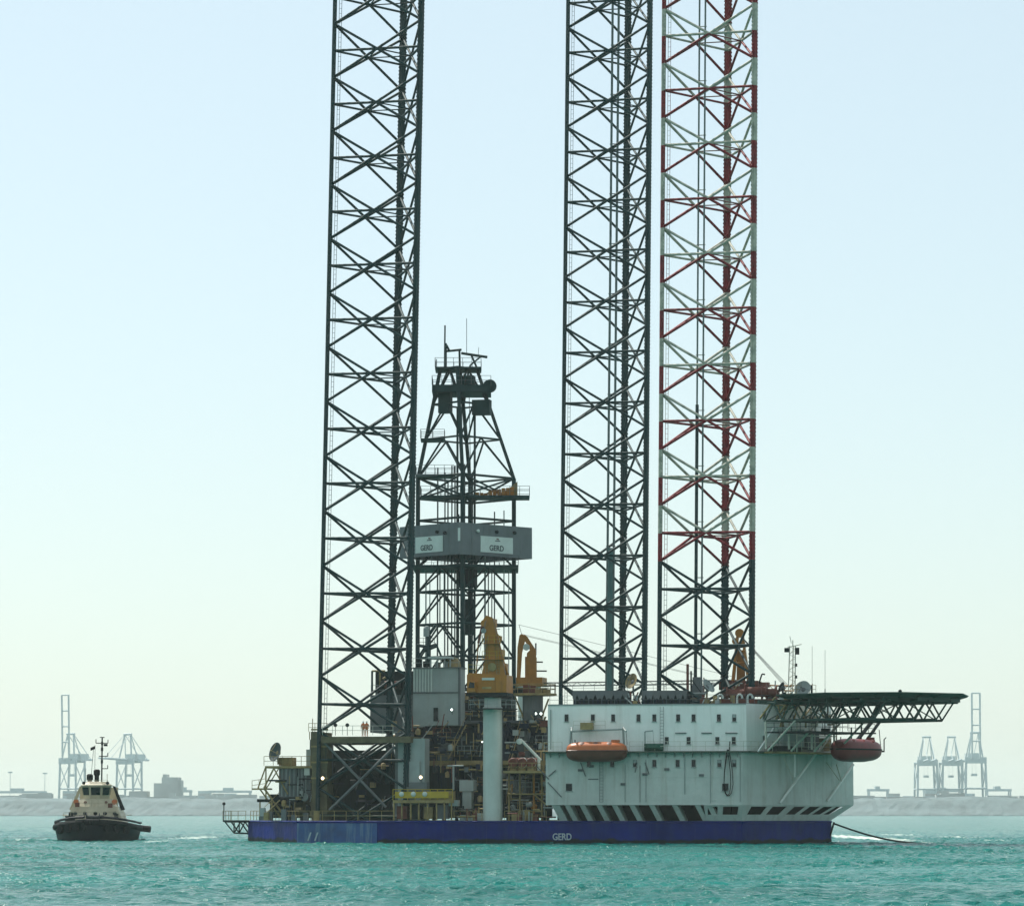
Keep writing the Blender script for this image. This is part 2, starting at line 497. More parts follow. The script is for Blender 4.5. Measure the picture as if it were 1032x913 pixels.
FOAMS = [fpx(868, 844, 44, 6, .85), fpx(960, 843.5, 60, 2.0, .58), fpx(935, 849.5, 16, 1.6, .62), fpx(905, 841, 50, 2.4, .56), fpx(1000, 847, 40, 1.6, .55),
         fpx(200, 844, 60, 3.4, .58), fpx(160, 847.5, 30, 2.0, .58), fpx(30, 846, 34, 2.4, .56), fpx(97, 849.5, 46, 1.6, .46), fpx(60, 831, 70, 1.0, .36), fpx(230, 832, 60, 1.0, .34)]
hm = W(15, -8.9, 0)
FOAMS += [(hm.x, hm.y, 24, 1.1, ANG, .42)]
sea.data.materials.append(sea_material(FOAMS))

# ================================================================== far shore
def build_shore():
    rng = random.Random(3)
    xs = [-9000 + 300 * i for i in range(24)] + [-1800 + 30 * i for i in range(30)] + [-900 + 5 * i for i in range(360)] + [900 + 30 * i for i in range(31)] + [1800 + 300 * i for i in range(1, 25)]
    prof = [(3360, -3.0), (3366, 1.2), (3374, 4.0), (3382, 7.0), (3390, 11.0), (3398, 14.5), (3408, 17.2), (3700, 17.4), (4600, 17.0)]
    vs = []; h = 0
    for x in xs:
        h = .8 * h + rng.uniform(-1, 1) * .55
        for k, (y, z) in enumerate(prof):
            j = 0 if k in (0, 8) else rng.uniform(-1, 1)
            vs.append((x, y + j * 1.6 * (k < 7) + 14 * math.sin(x / 260), z + (h + j * .5) * (z / 17) if k else z))
    n = len(prof)
    fs = [(i*n+k, (i+1)*n+k, (i+1)*n+k+1, i*n+k+1) for i in range(len(xs)-1) for k in range(n-1)]
    me = bpy.data.meshes.new('shore'); me.from_pydata(vs, [], fs)
    m = mat('shore_rock', (0.12, 0.165, 0.175), 0.9, var=0.3, scale=0.06)
    me.materials.append(m)
    o = bpy.data.objects.new('shore', me); COL.objects.link(o)
    prop(o, kind='structure')
build_shore()
QZ = 17.3                                   # level of the port ground behind the embankment
def gpx(px, py, Y): return onY(px, py, Y)
def ship_crane(px, Y, rz, label, raised, scale=1.0, group='container cranes on the far shore', legw=14, depth=30):
    b = gpx(px, 803, Y)
    t = thing('container_crane', (b.x, Y, QZ), label, 'crane', group, rig=False, rz=rz)
    s = scale; hb = 40 * s; ap = 69 * s
    hw, hd = legw * s, depth / 2 * s
    for x in (-hw, hw):
        for y in (-hd, hd):
            rod('portal_leg', (x, y, 0), (x * .92, y, hb), 1.25 * s, CRGREY, t, 6)
    for y in (-hd, hd):
        rod('sill_beam', (-hw, y, 11 * s), (hw, y, 11 * s), .9 * s, CRGREY, t)
        rod('portal_beam', (-hw, y, hb), (hw, y, hb), 1.5 * s, CRGREY, t)
    for x in (-hw, hw):
        rod('side_beam', (x, -hd, 11 * s), (x, hd, 11 * s), .9 * s, CRGREY, t)
        rod('side_brace', (x, -hd, 11 * s), (x * .95, hd, hb - 4), .6 * s, CRGREY, t)
        rod('side_brace', (x, hd, 11 * s), (x * .95, -hd, hb - 4), .5 * s, CRGREY, t)
    # fixed girder, machinery house, frame
    for x in (-4 * s, 4 * s):
        rod('girder', (x, -hd - 4, hb + 2), (x, hd + 24 * s, hb + 2), 1.2 * s, CRGREY, t)
        rod('frame_post', (x * 2.0, -hd, hb), (x * .9, -hd + 5 * s, ap), .9 * s, CRGREY, t)
        rod('frame_post', (x * 2.0, hd * .6, hb), (x * .9, -hd + 5 * s, ap), .6 * s, CRGREY, t)
        rod('backstay', (x, hd + 22 * s, hb + 2), (x * .9, -hd + 5 * s, ap), .4 * s, CRGREY, t)
    rod('frame_head', (-5 * s, -hd + 5 * s, ap), (5 * s, -hd + 5 * s, ap), 1.2 * s, CRGREY, t)
    MB().box(-6*s, 6*s, hd*.2, hd + 14*s, hb + 1, hb + 8*s).build('machinery_house', CRGREY, t)
    MB().box(-hw*1.02, hw*1.02, -hd - 1.5, -hd + 1.5, hb - 3, hb + 3.5).build('front_girder', CRGREY, t)
    if raised:
        top = 110 * s
        for x in (-4.2 * s, 4.2 * s):
            rod('boom', (x, -hd - 4, hb + 3), (x, -hd - 7 * s, top), 1.0 * s, CRGREY, t)
        for k in range(4):
            z = hb + 20 * s + k * (top - hb - 20 * s) / 3
            rod('boom_tie', (-4.2 * s, -hd - 6 * s, z), (4.2 * s, -hd - 6 * s, z), .8 * s, CRGREY, t)
    else:
        for x in (-4.2 * s, 4.2 * s):
            rod('boom', (x, -hd - 4, hb + 2), (x, -hd - 46 * s, hb + 3), 1.0 * s, CRGREY, t)
            rod('forestay', (x * .9, -hd + 5 * s, ap), (x, -hd - 36 * s, hb + 3), .35 * s, CRGREY, t)
    MB().box(-3*s, 3*s, -2*s, 2*s, hb - 16*s, hb - 13.5*s).build('spreader', CRGREY, t)
    for x in (-2 * s, 2 * s):
        rod('hoist_rope', (x, 0, hb - 14 * s), (x, 0, hb), .16 * s, CRGREY, t, 4)
    return t
ship_crane(72.5, 3720, rad(-25), 'faint grey container crane with raised boom behind the tug', True, 1.0, legw=10.5, depth=18)
ship_crane(130, 3740, rad(-25), 'faint grey container crane with lowered boom right of the tug mast', False, 1.0, legw=10.5, depth=18)
ship_crane(933.5, 3720, 1e-9, 'leftmost of three faint container cranes on the right shore', False, 0.95, legw=11.4)
ship_crane(958.5, 3720, 1e-9, 'middle of three faint container cranes on the right shore', False, 0.95, legw=11.4)
ship_crane(982, 3700, 1e-9, 'rightmost far container crane, its narrow boom raised high', True, 1.01, legw=11)
def yard_crane(px, wpx, py, Y, label):
    b = gpx(px, 803, Y); hw = wpx / 2 * Y / F; top = gpx(px, py, Y).z - QZ
    t = thing('yard_crane', (b.x, Y, QZ), label, 'crane', 'low yard cranes on the far shore', rig=False, rz=1e-9)
    for x in (-hw, hw):
        for y in (-7, 7):
            rod('leg', (x, y, 0), (x, y, top), .8, CRGREY, t)
    for y in (-5, 5):
        MB().box(-hw - 1.5, hw + 1.5, y - .8, y + .8, top - 1.2, top + 1.2).build('girder', CRGREY, t)
    MB().box(-hw*.35, hw*.15, -6, 6, top + 1.2, top + 4).build('trolley', CRGREY, t)
    return t
yard_crane(885, 19, 796, 3650, 'low yard crane on the shore below the helideck')
yard_crane(950, 36, 797, 3820, 'low wide yard crane behind the three far container cranes')
yard_crane(1006, 23, 796, 3650, 'low yard crane right of the far container cranes')
yard_crane(187, 10, 797, 3650, 'small yard crane beside the stepped far building')
yard_crane(232, 40, 797.5, 3650, 'long low yard gantry on shore left of the rig')
yard_crane(20, 50, 798, 3690, 'long low yard gantry at left edge of the shore')
def far_building(label, name, rects, Y, cat='building'):
    b = gpx(rects[0][0], 803, Y)
    t = thing(name, (b.x, Y, QZ), label, cat, rig=False)
    for k, (x0, x1, y0) in enumerate(rects):
        p = gpx(x0, y0, Y); q = gpx(x1, y0, Y)
        MB().box(p.x, q.x, Y + k * .3, Y + 30 - k, QZ - 4, p.z).build('wall' if k == 0 else 'annex', CONC, t)
    return t
far_building('pale stepped building on the shore left of the rig', 'port_building', [(163, 180, 783), (155, 163.2, 789), (164, 168, 780), (180, 182.5, 786)], 3600)
far_building('low block below the second far crane, near the tug', 'port_shed', [(130, 148, 797), (112, 122, 800.5)], 3600, 'shed')
far_building('low flat shed at the far left shoreline', 'port_shed', [(22, 50, 799.5), (0, 14, 801.5)], 3600, 'shed')
for px, top in ((10, 778), (45, 779)):
    b = gpx(px, 803, 3600); t = thing('light_mast', (b.x, 3600, QZ), 'thin floodlight mast at the very left of the shore' if px == 10 else 'thin floodlight mast just left of the first far crane', 'light mast', 'floodlight masts on the shore', rig=False)
    zt = gpx(px, top, 3600).z
    rod('pole', (b.x, 3600, QZ), (b.x, 3600, zt), .3, CRGREY, t)
    MB().box(b.x - 2.2, b.x + 2.2, 3599, 3601, zt - .8, zt + .6).build('lamp_head', CRGREY, t)
# distant yard: rows of containers and sheds that read as one broken line on the embankment
yr = random.Random(17); mb = MB()
for x0, x1 in ((-640, -220), (330, 640)):
    x = x0
    while x < x1:
        wd = yr.choice((6, 12, 12, 24, 30)); h_ = yr.choice((1.6, 2.6, 2.6, 5.2, 3.6)); y = yr.uniform(3440, 3530)
        mb.box(x, x + wd, y, y + 12, QZ - 2, QZ + h_); x += wd + yr.choice((.5, .5, 3, 9, 16))
yd = mb.build('container_yard', CONC); prop(yd, 'hazy line of stacked containers along the far shore', 'containers', kind='stuff')
# container stacks along the quay
crng = random.Random(11)
for k, px in enumerate((70, 95, 205, 222, 900, 915, 940, 968, 1015)):
    b = gpx(px, 803, 3560 + k * 3); wd = crng.uniform(9, 20); ht = crng.choice((2.6, 5.2, 5.2, 7.8))
    place = ('below the first far crane', 'directly behind the tug wheelhouse', 'left end under the long gantry', 'right end under the long gantry', 'right of the low crane under the helideck',
             'just left of three far cranes', 'below the leftmost right-hand crane', 'below the middle right-hand crane', 'at the far right edge')[k]
    t = thing('container_stack', (b.x, 3560 + k * 3, QZ), 'faint grey container stack on the shore ' + place, 'containers', 'container stacks on the shore', rig=False)
    nrow = int(ht / 2.6)
    for i in range(nrow):
        for j in range(max(1, int(wd / 12.3) + 1)):
            x = b.x - wd / 2 + j * 12.4
            MB().box(x, x + 12.1, 3560 + k*3, 3562.4 + k*3, QZ - (1 if i == 0 else 0) + i * 2.62, QZ + (i + 1) * 2.62 - .05).build('container', CONC if (i + j) % 2 else CRGREY, t)

# ================================================================== haze
def build_haze():
    o = MB().box(-9500, 9500, -1000, 10000, -5.9, 128).build('haze', WHITE)
    o.data.materials.clear()
    m = bpy.data.materials.new('haze_air'); m.use_nodes = True
    n = m.node_tree.nodes; l = m.node_tree.links
    n.remove(n['Principled BSDF'])
    v = n.new('ShaderNodeVolumePrincipled')
    v.inputs['Color'].default_value = (0.93, 1.0, 0.965, 1)
    v.inputs['Density'].default_value = 0.65e-4
    v.inputs['Anisotropy'].default_value = 0.1
    l.new(v.outputs[0], n['Material Output'].inputs['Volume'])
    o.data.materials.append(m)
    prop(o, kind='stuff')
build_haze()

# ================================================================== legs
SIDE, BAY = 11.2, 6.664
PHI = rad(-17) - ANG                        # leg face direction in the rig frame
def leg(base_px, base_py, Ydep, zh_py, lean, label, m, name='lattice_leg', hmats=None, towers=None):
    L0 = onY(base_px, base_py, Ydep); zh = onY(base_px, zh_py, Ydep).z
    L0 = toR(L0); L0.z = 0
    d = Vector((math.cos(PHI), math.sin(PHI), 0)); nn = Vector((-math.sin(PHI), math.cos(PHI), 0))
    zb = toR(onY(base_px, base_py, Ydep)).z
    cen = L0 + d * SIDE / 2 + nn * SIDE * .2887
    base = Vector((cen.x, cen.y, 0.0))
    t = thing(name, base, label, 'lattice leg', 'lattice legs of the rig')
    # the legs lean a little in their guides; pivot is the level at which the base pixel was read
    Rl = Matrix.Rotation(math.atan(lean), 4, Vector((0, 1, 0)))
    Rw = Matrix.Rotation(ANG, 4, 'Z')
    piv = Vector((0, 0, zb))
    M = Matrix.Translation(W(base.x, base.y, 0)) @ Matrix.Translation(piv) @ Rl @ Matrix.Translation(-piv) @ Rw
    t.matrix_world = M
    BASE[t.name] = Vector((0, 0, 0))        # parts are given relative to the leg's axis
    ch = [L0 - base, L0 + d * SIDE - base, L0 + d * SIDE / 2 + nn * SIDE * .866 - base]
    k0 = -int((zh + 4.2) / BAY)             # bays down to just below the waterline
    zs = [zh + BAY * k for k in range(k0, 60) if zh + BAY * (k + .5) < 122]
    zbot = zs[0] - BAY / 2 - .3; ztop = zs[-1] + BAY / 2 + .5
    for c in ch:
        rd = Vector((c.x, c.y, 0)).normalized(); tg_ = Vector((-rd.y, rd.x, 0))
        mb = MB(); mb.tube(c + Vector((0, 0, zbot)), c + Vector((0, 0, ztop)), .27, 8)
        for sgn in (-1, 1):                 # opposed racks with teeth
            z = zbot; pts = [c + tg_ * sgn * .1 + Vector((0, 0, zbot)) + rd * -.07]
            prof = []
            while z < ztop - .5:
                prof += [(.42, z), (.42, z + .14), (.50, z + .2), (.50, z + .32), ]
                z += .46
            pa = [c + tg_ * sgn * x - rd * .07 + Vector((0, 0, zz)) for x, zz in prof]
            pb = [p + rd * .14 for p in pa]
            ia = [c + tg_ * sgn * .2 - rd * .07 + Vector((0, 0, zz)) for x, zz in prof]
            ib = [p + rd * .14 for p in ia]
            o_ = len(prof); vs = pa + pb + ia + ib; fs = []
            for i in range(o_ - 1):
                fs += [(i, i+1, o_+i+1, o_+i), (i, i+1, 2*o_+i+1, 2*o_+i), (o_+i, o_+i+1, 3*o_+i+1, 3*o_+i)]
            mb.add(vs, fs)
        mb.build('chord', m, t, smooth=False)
    up = Vector((0, 0, 1))
    for z in zs:
        mids = []
        for i in range(3):
            a, b = ch[i], ch[(i + 1) % 3]
            e = (b - a).normalized()
            hm_ = m if hmats is None or z < hmats[2] else hmats[int(round((z - zh) / BAY)) % 2]
            rod('horizontal_brace', a + up * z + e * .2, b + up * z - e * .2, .155, hm_, t)
            rod('diagonal_brace', a + up * (z - BAY / 2 + .12) + e * .2, b + up * (z + BAY / 2 - .12) - e * .2, .165, m, t)
            rod('diagonal_brace', a + up * (z + BAY / 2 - .12) + e * .2, b + up * (z - BAY / 2 + .12) - e * .2, .165, m, t)
            mids.append((a + b) / 2 + up * z)
        for i in range(3):
            rod('inner_brace', mids[i], mids[(i + 1) % 3], .085, m, t)
        # small node plates
    if towers:
        for (fu, fv, r_, z1, mm) in towers:
            p = ch[0].lerp(ch[1], fu) + nn * fv
            rod('raw_water_pipe', p + up * 2, p + up * z1, r_, mm, t, 8)
        # clamps
        p = ch[0].lerp(ch[1], towers[0][0]) + nn * towers[0][1]; q = ch[0].lerp(ch[1], towers[1][0]) + nn * towers[1][1]
        for z in zs:
            if z < min(towers[0][3], towers[1][3]) and z > 12:
                rod('pipe_clamp', p + up * (z + 1.5) - (q - p) * .25, q + up * (z + 1.5) + (q - p) * .25, .07, m, t, 4)
    # cable / ladder run beside a chord
    p = ch[0].lerp(ch[1], .055) + nn * .35
    mb = MB()
    for o in (-.16, .16): mb.tube(p + d * o + up * 10, p + d * o + up * ztop, .035, 4)
    for i in range(int((ztop - 10) / .6)): mb.tube(p - d * .16 + up * (10 + i * .6), p + d * .16 + up * (10 + i * .6), .025, 3)
    mb.build('ladder', m, t)
    return t, ch, zs, base, zh
PIPE = mat('pipe_grey', (0.10, 0.15, 0.15), 0.5, var=0.2)
LTEAL = mat('pipe_teal', (0.06, 0.16, 0.16), 0.5, var=0.2)
leg1 = leg(321.8, 735, 420.0, 654.3, .0160, 'dark lattice leg at left beside the derrick', LEG)
leg2 = leg(565.2, 690, 452.3, 664.1, .0122, 'dark lattice leg in the middle, farthest of the three', LEG, towers=[(.46, 3.5, .16, 118, PIPE), (.535, 3.5, .16, 118, PIPE), (.50, 3.3, .34, 38, LTEAL)])
zred = onY(664, 566, 411.8).z
zh3 = onY(664, 650.9, 411.8).z
RED = banded('leg_red_white', zred, zh3, BAY)
BRED = mat('band_red', (0.20, 0.012, 0.018), 0.6, var=0.4, scale=1.2, spec=.3)
BWHITE = mat('band_white', (0.40, 0.39, 0.32), 0.6, var=0.4, scale=1.2, spec=.3)
leg3 = leg(664.2, 690, 411.8, 650.9, .0118, 'lattice leg banded red and white, rightmost of the three', RED, hmats=(BRED, BWHITE, zred), towers=[(.335, 2.6, .11, 118, PIPE), (.40, 2.6, .11, 118, PIPE), (.345, 2.2, .2, 52, LEG)])

# ================================================================== hull
VN = -8.0
DZ = zat(827, VN)                           # main deck level
NL = Vector((uat(299, VN, 835), VN)); NR = Vector((uat(748, VN, 835), VN))
def along(p, d, px, py):
    """walk from p (plan) in direction d until the pixel column px is met"""
    lo, hi = 0.0, 60.0
    c = toR(CAM); r_ = ray(px, py); rr = Vector((r_.dot(UA), r_.dot(VA)))
    # solve p + t d on the ray's plan line
    ex = Vector((c.x, c.y)); det = d[0] * -rr[1] + rr[0] * d[1]
    t = ((ex[0] - p[0]) * -rr[1] + rr[0] * (ex[1] - p[1])) / det
    return Vector((p[0] + t * d[0], p[1] + t * d[1]))
BR = along(NR, (.5, .866), 838, 835)
NLb = along(NL, (-.5, .866), 250, 840)
VF = 49.0
def upto(p, d): t = (VF - p[1]) / d[1]; return Vector((p[0] + d[0] * t, VF))
F1 = upto(BR, (-.5, .866)); F2 = upto(NLb, (.5, .866))
plan = [NL, NR, BR, F1, F2, NLb]
hull = thing('rig_hull', (20, 0, -5), 'low dark blue triangular barge hull carrying the rig, lettered GERD', 'hull')
MB().prism([(p.x, p.y) for p in plan], -5, DZ).build('hull_shell', HULL, hull)
cx_ = sum(p.x for p in plan) / 6; cy_ = sum(p.y for p in plan) / 6
MB().prism([(cx_ + (p.x - cx_) * .992, cy_ + (p.y - cy_) * .992) for p in plan], DZ + .004, DZ + .02).build('main_deck', DECKG, hull)
# rubbing strake and shell seams
for a, b in ((NL, NR), (NR, BR), (NLb, NL)):
    A = Vector((a.x, a.y, DZ - .12)); B = Vector((b.x, b.y, DZ - .12))
    rod('deck_edge_strake', A, B, .13, HULL, hull)
for px in (381, 446, 490, 655, 700):
    u = uat(px, VN, 838); box('shell_seam', u - .06, u + .06, VN - .05, VN, -2, DZ - .2, HULL, hull)
# faded paint panel at the left (lighter blue)
FADED = mat('hull_blue_faded', (0.020, 0.075, 0.22), 0.5, var=0.35, scale=0.4, streak=0.85, streak_col=(0.22, 0.34, 0.38))
box('faded_shell_plate', NL.x + .05, uat(380, VN, 838), VN - .035, VN, -2, DZ - .28, FADED, hull)
# letters and slashes
p = on(557, 846, VN - .06); q = on(576, 846, VN - .06)
lettering('hull_lettering', 'GERD', 1.08, LETTER, hull, p, (1, 0, 0), (0, 0, 1), fit=(q - p).length)
for px in (309.5, 316.5):
    a = on(px, 847, VN - .08); b = on(px + 3.0, 838.5, VN - .08)
    MB().extr([a, a + Vector((.16, 0, 0)), b + Vector((.16, 0, 0)), b], (0, .05, 0)).build('slash_mark', LETTER, hull)
# deck edge railing, bollards
zr = DZ + .02
MB().rail([(NLb.x + .3, NLb.y, zr), (NL.x + .2, NL.y + .3, zr), (uat(396, VN, 826), VN + .3, zr)], 1.15, 1.5, .04).build('railing', OLIVE, hull)
MB().rail([(uat(457, VN, 826), VN + .3, zr), (uat(485, VN, 826), VN + .3, zr)], 1.15, 1.5, .04).build('railing', OLIVE, hull)
MB().rail([(uat(508, VN, 826), VN + .3, zr), (uat(550, VN, 826), VN + .3, zr)], 1.15, 1.5, .04).build('railing', OLIVE, hull)
bd = Vector((.5, .866, 0)); bn = Vector((.866, -.5, 0))
for px, base in ((766, 0), (824, 0)):
    c = along(NR, (.5, .866), px, 826) - Vector((bn.x, bn.y)) * .9
    for s_ in (-.35, .35):
        cc = Vector((c.x, c.y, DZ)) + bd * s_
        MB().lathe(cc, [(.16, 0), (.16, .55), (.26, .6), (.26, .72), (.05, .76)], 10).build('bollard', DARK, hull)
# landing platform at the left corner
pl = thing('stern_platform', (NLb.x, NLb.y, DZ), 'railed platform jutting from the left end of the blue hull', 'platform')
A = along(NLb, (-.95, .1), 224.5, 828)
zP = DZ + .02
MB().prism([(A.x, A.y), (NLb.x + .5, NLb.y - 1.2), (NLb.x + .6, NLb.y + 2.5), (A.x + .2, A.y + 3.4)], zP - .22, zP).build('grating', DARK, pl)
MB().rail([(NLb.x, NLb.y - 1.1, zP), (A.x, A.y, zP), (A.x + .2, A.y + 3.3, zP)], 1.15, 1.1, .04).build('railing', OLIVE, pl)
for t_ in (0, 2.8):
    a0 = Vector((A.x + .3, A.y + t_, zP - .2)); b0 = Vector((NLb.x + .1, NLb.y + t_ * .6, zP - .2)); b1 = b0 - Vector((0, 0, 1.45)); m1 = a0.lerp(b0, .38) - Vector((0, 0, 1.4))
    for p_, q_ in ((a0, b0), (a0, m1), (m1, b1), (m1, a0.lerp(b0, .65)), (b1, a0.lerp(b0, .65)), (m1, a0.lerp(b0, .38))):
        rod('truss_member', p_, q_, .09, DARK, pl)
rod('lamp_post', (A.x + .1, A.y + .1, zP), (A.x + .1, A.y + .1, zP + 1.9), .07, DARK, pl)
MB().lathe((A.x + .1, A.y + .1, zP + 1.85), [(.05, 0), (.2, .08), (.2, .32), (.06, .42)], 8).build('lamp_head', DARK, pl)

# ================================================================== accommodation block
VB = VN - 1.2
acc = thing('accommodation_block', (uat(650, VB), 0, DZ), 'long pale grey accommodation block with rows of small windows on the hull', 'deckhouse')
uL = uat(550, VB, 785); uC = uat(748, VB, 785)
zb0 = zat(811, VB); zmid = zat(757.5, VB); ztop = zat(709.5, VB, 650)
C0 = Vector((uC, VB)); C1 = along(C0, (.5, .866), 860, 785)
C2 = C1 + Vector((-.5, .866)) * 15
low = [(uL, VB), (uC, VB), (C1.x, C1.y), (C2.x, C2.y), (C2.x - 18, C2.y + 2), (uL + 2, 13)]
MB().prism(low, zb0, zmid).build('lower_wall', WHITE, acc)
uL2 = uat(552, VB, 730); uC2 = uat(752, VB, 730)
D0 = Vector((uC2, VB + .1)); D1 = along(D0, (.5, .866), 838, 735)
D2 = D1 + Vector((-.5, .866)) * 13
upp = [(uL2, VB + .1), (uC2, VB + .1), (D1.x, D1.y), (D2.x, D2.y), (D2.x - 16, D2.y + 2), (uL2 + 2, 12)]
MB().prism(upp, zmid, ztop).build('upper_wall', UPW, acc)
MB().prism([(x, y) for x, y in upp], ztop + .004, ztop + .06).build('roof_sheet', GREY, acc)
# plate seams of the walls: thin raised weld strips
for k in range(1, 12):
    u = uL + (uC - uL) * k / 12 + .3 * math.sin(k * 3)
    box('wall_seam', u - .03, u + .03, VB - .02, VB, zb0 + .1, zmid - .3, WHITE, acc)
for k in range(1, 5):
    p0 = C0.lerp(C1, k / 5)
    MB().extr([Vector((p0.x, p0.y, zb0 + .1)), Vector((p0.x, p0.y, zb0 + .1)) + bd * .06, Vector((p0.x, p0.y, zmid - .3)) + bd * .06, Vector((p0.x, p0.y, zmid - .3))], bn * .02).build('wall_seam', WHITE, acc)
# walkway along the front at mid height
def strip(pa, pb, wd, z0, z1, name, m, parent, out):
    pa = Vector(pa); pb = Vector(pb); o = Vector((out.x, out.y, 0)) * wd
    return MB().extr([Vector((pa.x, pa.y, z0)), Vector((pb.x, pb.y, z0)), Vector((pb.x, pb.y, z0)) + o, Vector((pa.x, pa.y, z0)) + o], (0, 0, z1 - z0)).build(name, m, parent)
wz = zmid + .02
NV = Vector((0, -1, 0))
strip((uL - .2, VB), (uC, VB), 1.0, wz - .18, wz, 'walkway', DECKG, acc, NV)
strip(C0, C0.lerp(C1, .93), 1.0, wz - .18, wz, 'walkway', DECKG, acc, bn)
MB().rail([(uL, VB - .95, wz), (uat(568, VB), VB - .95, wz)], 1.1, 1.4, .03).build('railing', LRAIL, acc)
MB().rail([(uat(636, VB), VB - .95, wz), (uC + .3, VB - .95, wz), ((C0.lerp(C1, .35)).x + .8, (C0.lerp(C1, .35)).y - .47, wz)], 1.1, 1.4, .03).build('railing', LRAIL, acc)
for k in range(22):
    u = uL + (uC - uL) * (k + .5) / 22
    MB().extr([(u, VB, wz - .18), (u, VB - .9, wz - .18), (u, VB, wz - .75)], (.05, 0, 0)).build('walkway_bracket', GREYW, acc)
# windows
def window(px, py, wpx=3.2, hpx=6.4, v=VB, sc=8.6):
    c = on(px, py, v); hw, hh = wpx / sc / 2, hpx / sc / 2
    f = MB().box(c.x - hw - .04, c.x + hw + .04, v - .07, v - .001, c.z - hh - .04, c.z + hh + .04).build('window', GREY, acc)
    MB().box(c.x - hw, c.x + hw, v - .085, v - .071, c.z - hh, c.z + hh).build('pane', GLASS, f)
    if (int(px * 7) % 5) == 0: MB().box(c.x - hw, c.x + hw, v - .092, v - .086, c.z + hh * .1, c.z + hh).build('blind', GREYW, f)
    MB().box(c.x - hw - .12, c.x + hw + .12, v - .13, v - .001, c.z - hh - .13, c.z - hh - .075).build('sill', GREYW, f)
for px in (571, 597.5, 618, 643.5, 659.5, 683.5, 699, 724.5, 740): window(px, 723.2, v=VB + .1)
for px in (672, 694, 723, 739.5): window(px, 746, v=VB + .1)
for px in (593.5, 617, 640, 659.5, 683, 699, 725, 740): window(px, 769)
for px in (573.5, 731): window(px, 793, 5.6, 6.6)
# windows on the receding right face
def bwindow(px, py, hw=.2, hh=.38, p0=D0):
    c = along(p0, (.5, .866), px, py); z = onplane(px, py, (p0.x, p0.y, 0), bn).z
    c3 = Vector((c.x, c.y, z)) + bn * .002
    q = lambda a, b: c3 + bd * a + Vector((0, 0, b))
    f = MB().extr([q(-hw-.07, -hh-.07), q(hw+.07, -hh-.07), q(hw+.07, hh+.07), q(-hw-.07, hh+.07)], bn * .06).build('window', GREYW, acc)
    MB().extr([q(-hw, -hh) + bn*.061, q(hw, -hh) + bn*.061, q(hw, hh) + bn*.061, q(-hw, hh) + bn*.061], bn * .02).build('pane', GLASS, f)
for px, py in ((770, 721), (784, 722), (800, 724), (770, 745)): bwindow(px, py)
# roof edge railing and gutter strip
MB().rail([(uL2 + .2, VB + .3, ztop + .06), (uC2 - .1, VB + .3, ztop + .06), (D0.lerp(D1, .5).x, D0.lerp(D1, .5).y, ztop + .06)], 1.0, 1.5, .028).build('roof_railing', GREY, acc)
strip((uL2, VB + .1), (uC2, VB + .1), .06, ztop - .12, ztop, 'eaves_strip', GREYW, acc, NV)
# short drip rails and pipes on the wall
for px, py, L in ((686, 738.5, 1.3), (712, 738.5, 1.2), (737, 738.5, 1.4), (598, 785, 1.2)):
    c = on(px, py, VB); box('drip_rail', c.x - L/2, c.x + L/2, VB - .07, VB + .1, c.z - .06, c.z + .06, GREY, acc)
# slanted brackets between block and hull deck (front)
VR = VN + 2.2
box('recess_wall', uL + 1.5, uC + .5, VR, VR + .2, DZ + .02, zb0 - .01, BLACK, acc)  # painted black to imitate the shade inside the openings
xs_ = [556, 569, 584, 601, 616.5, 634, 654, 677, 700, 712]
for k, px in enumerate(xs_):
    a = on(px, 811, VB + .15); b = on(px + 8.5, 828, VN + .25)
    wd = .62 if k else .9
    MB().add([Vector((a.x, VB + .12, zb0)), Vector((a.x + wd, VB + .12, zb0)), Vector((b.x + wd, VN + .15, DZ + .02)), Vector((b.x, VN + .15, DZ + .02)),
              Vector((a.x, VR, zb0)), Vector((a.x + wd, VR, zb0)), Vector((b.x + wd, VR, DZ + .02)), Vector((b.x, VR, DZ + .02))],
             [(3,2,1,0),(4,5,6,7),(0,1,5,4),(1,2,6,5),(2,3,7,6),(3,0,4,7)]).build('support_bracket', WHITE, acc)
# sloping flare plates under the right part of the block, with slanted openings
def flare(P0, P1, B0, B1, holes, n_out, tag_):
    """plates between the block's lower edge P0-P1 (z=zb0) and the deck edge B0-B1 (z=DZ), pierced by openings (s0, s1)"""
    def q(s_, t_):
        top = Vector((P0.x, P0.y, zb0)).lerp(Vector((P1.x, P1.y, zb0)), s_); bot = Vector((B0.x, B0.y, DZ + .02)).lerp(Vector((B1.x, B1.y, DZ + .02)), s_)
        return top.lerp(bot, t_)
    th = -Vector(n_out) * .08
    def plate(s0, s1, t0, t1, sl0=0.0, sl1=0.0, name='flare_plate'):
        MB().extr([q(s0 + sl0, t0), q(s1 + sl0, t0), q(s1 + sl1, t1), q(s0 + sl1, t1)], th).build(name, WHITE, acc)
    plate(0, 1, 0, .10); plate(0, 1, .62, 1)
    cur = 0.0
    sk = -.035
    for (a, b) in holes + [(1.0 - .0, None)]:
        if b is None:
            MB().extr([q(cur, .10), q(1, .10), q(1, .62), q(cur + (sk if cur else 0), .62)], th).build('flare_web', WHITE, acc)
        else:
            MB().extr([q(cur, .10), q(a, .10), q(a + sk, .62), q(cur + (sk if cur else 0), .62)], th).build('flare_web', WHITE, acc)
            cur = b
    # inner wall, its black standing in for shade behind the openings
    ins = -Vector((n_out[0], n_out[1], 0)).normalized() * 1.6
    MB().extr([q(0, .02) + ins, q(1, .02) + ins, q(1, .98) + ins, q(0, .98) + ins], -Vector((n_out[0], n_out[1], 0)) * .05).build('flare_inner_wall', BLACK, acc)
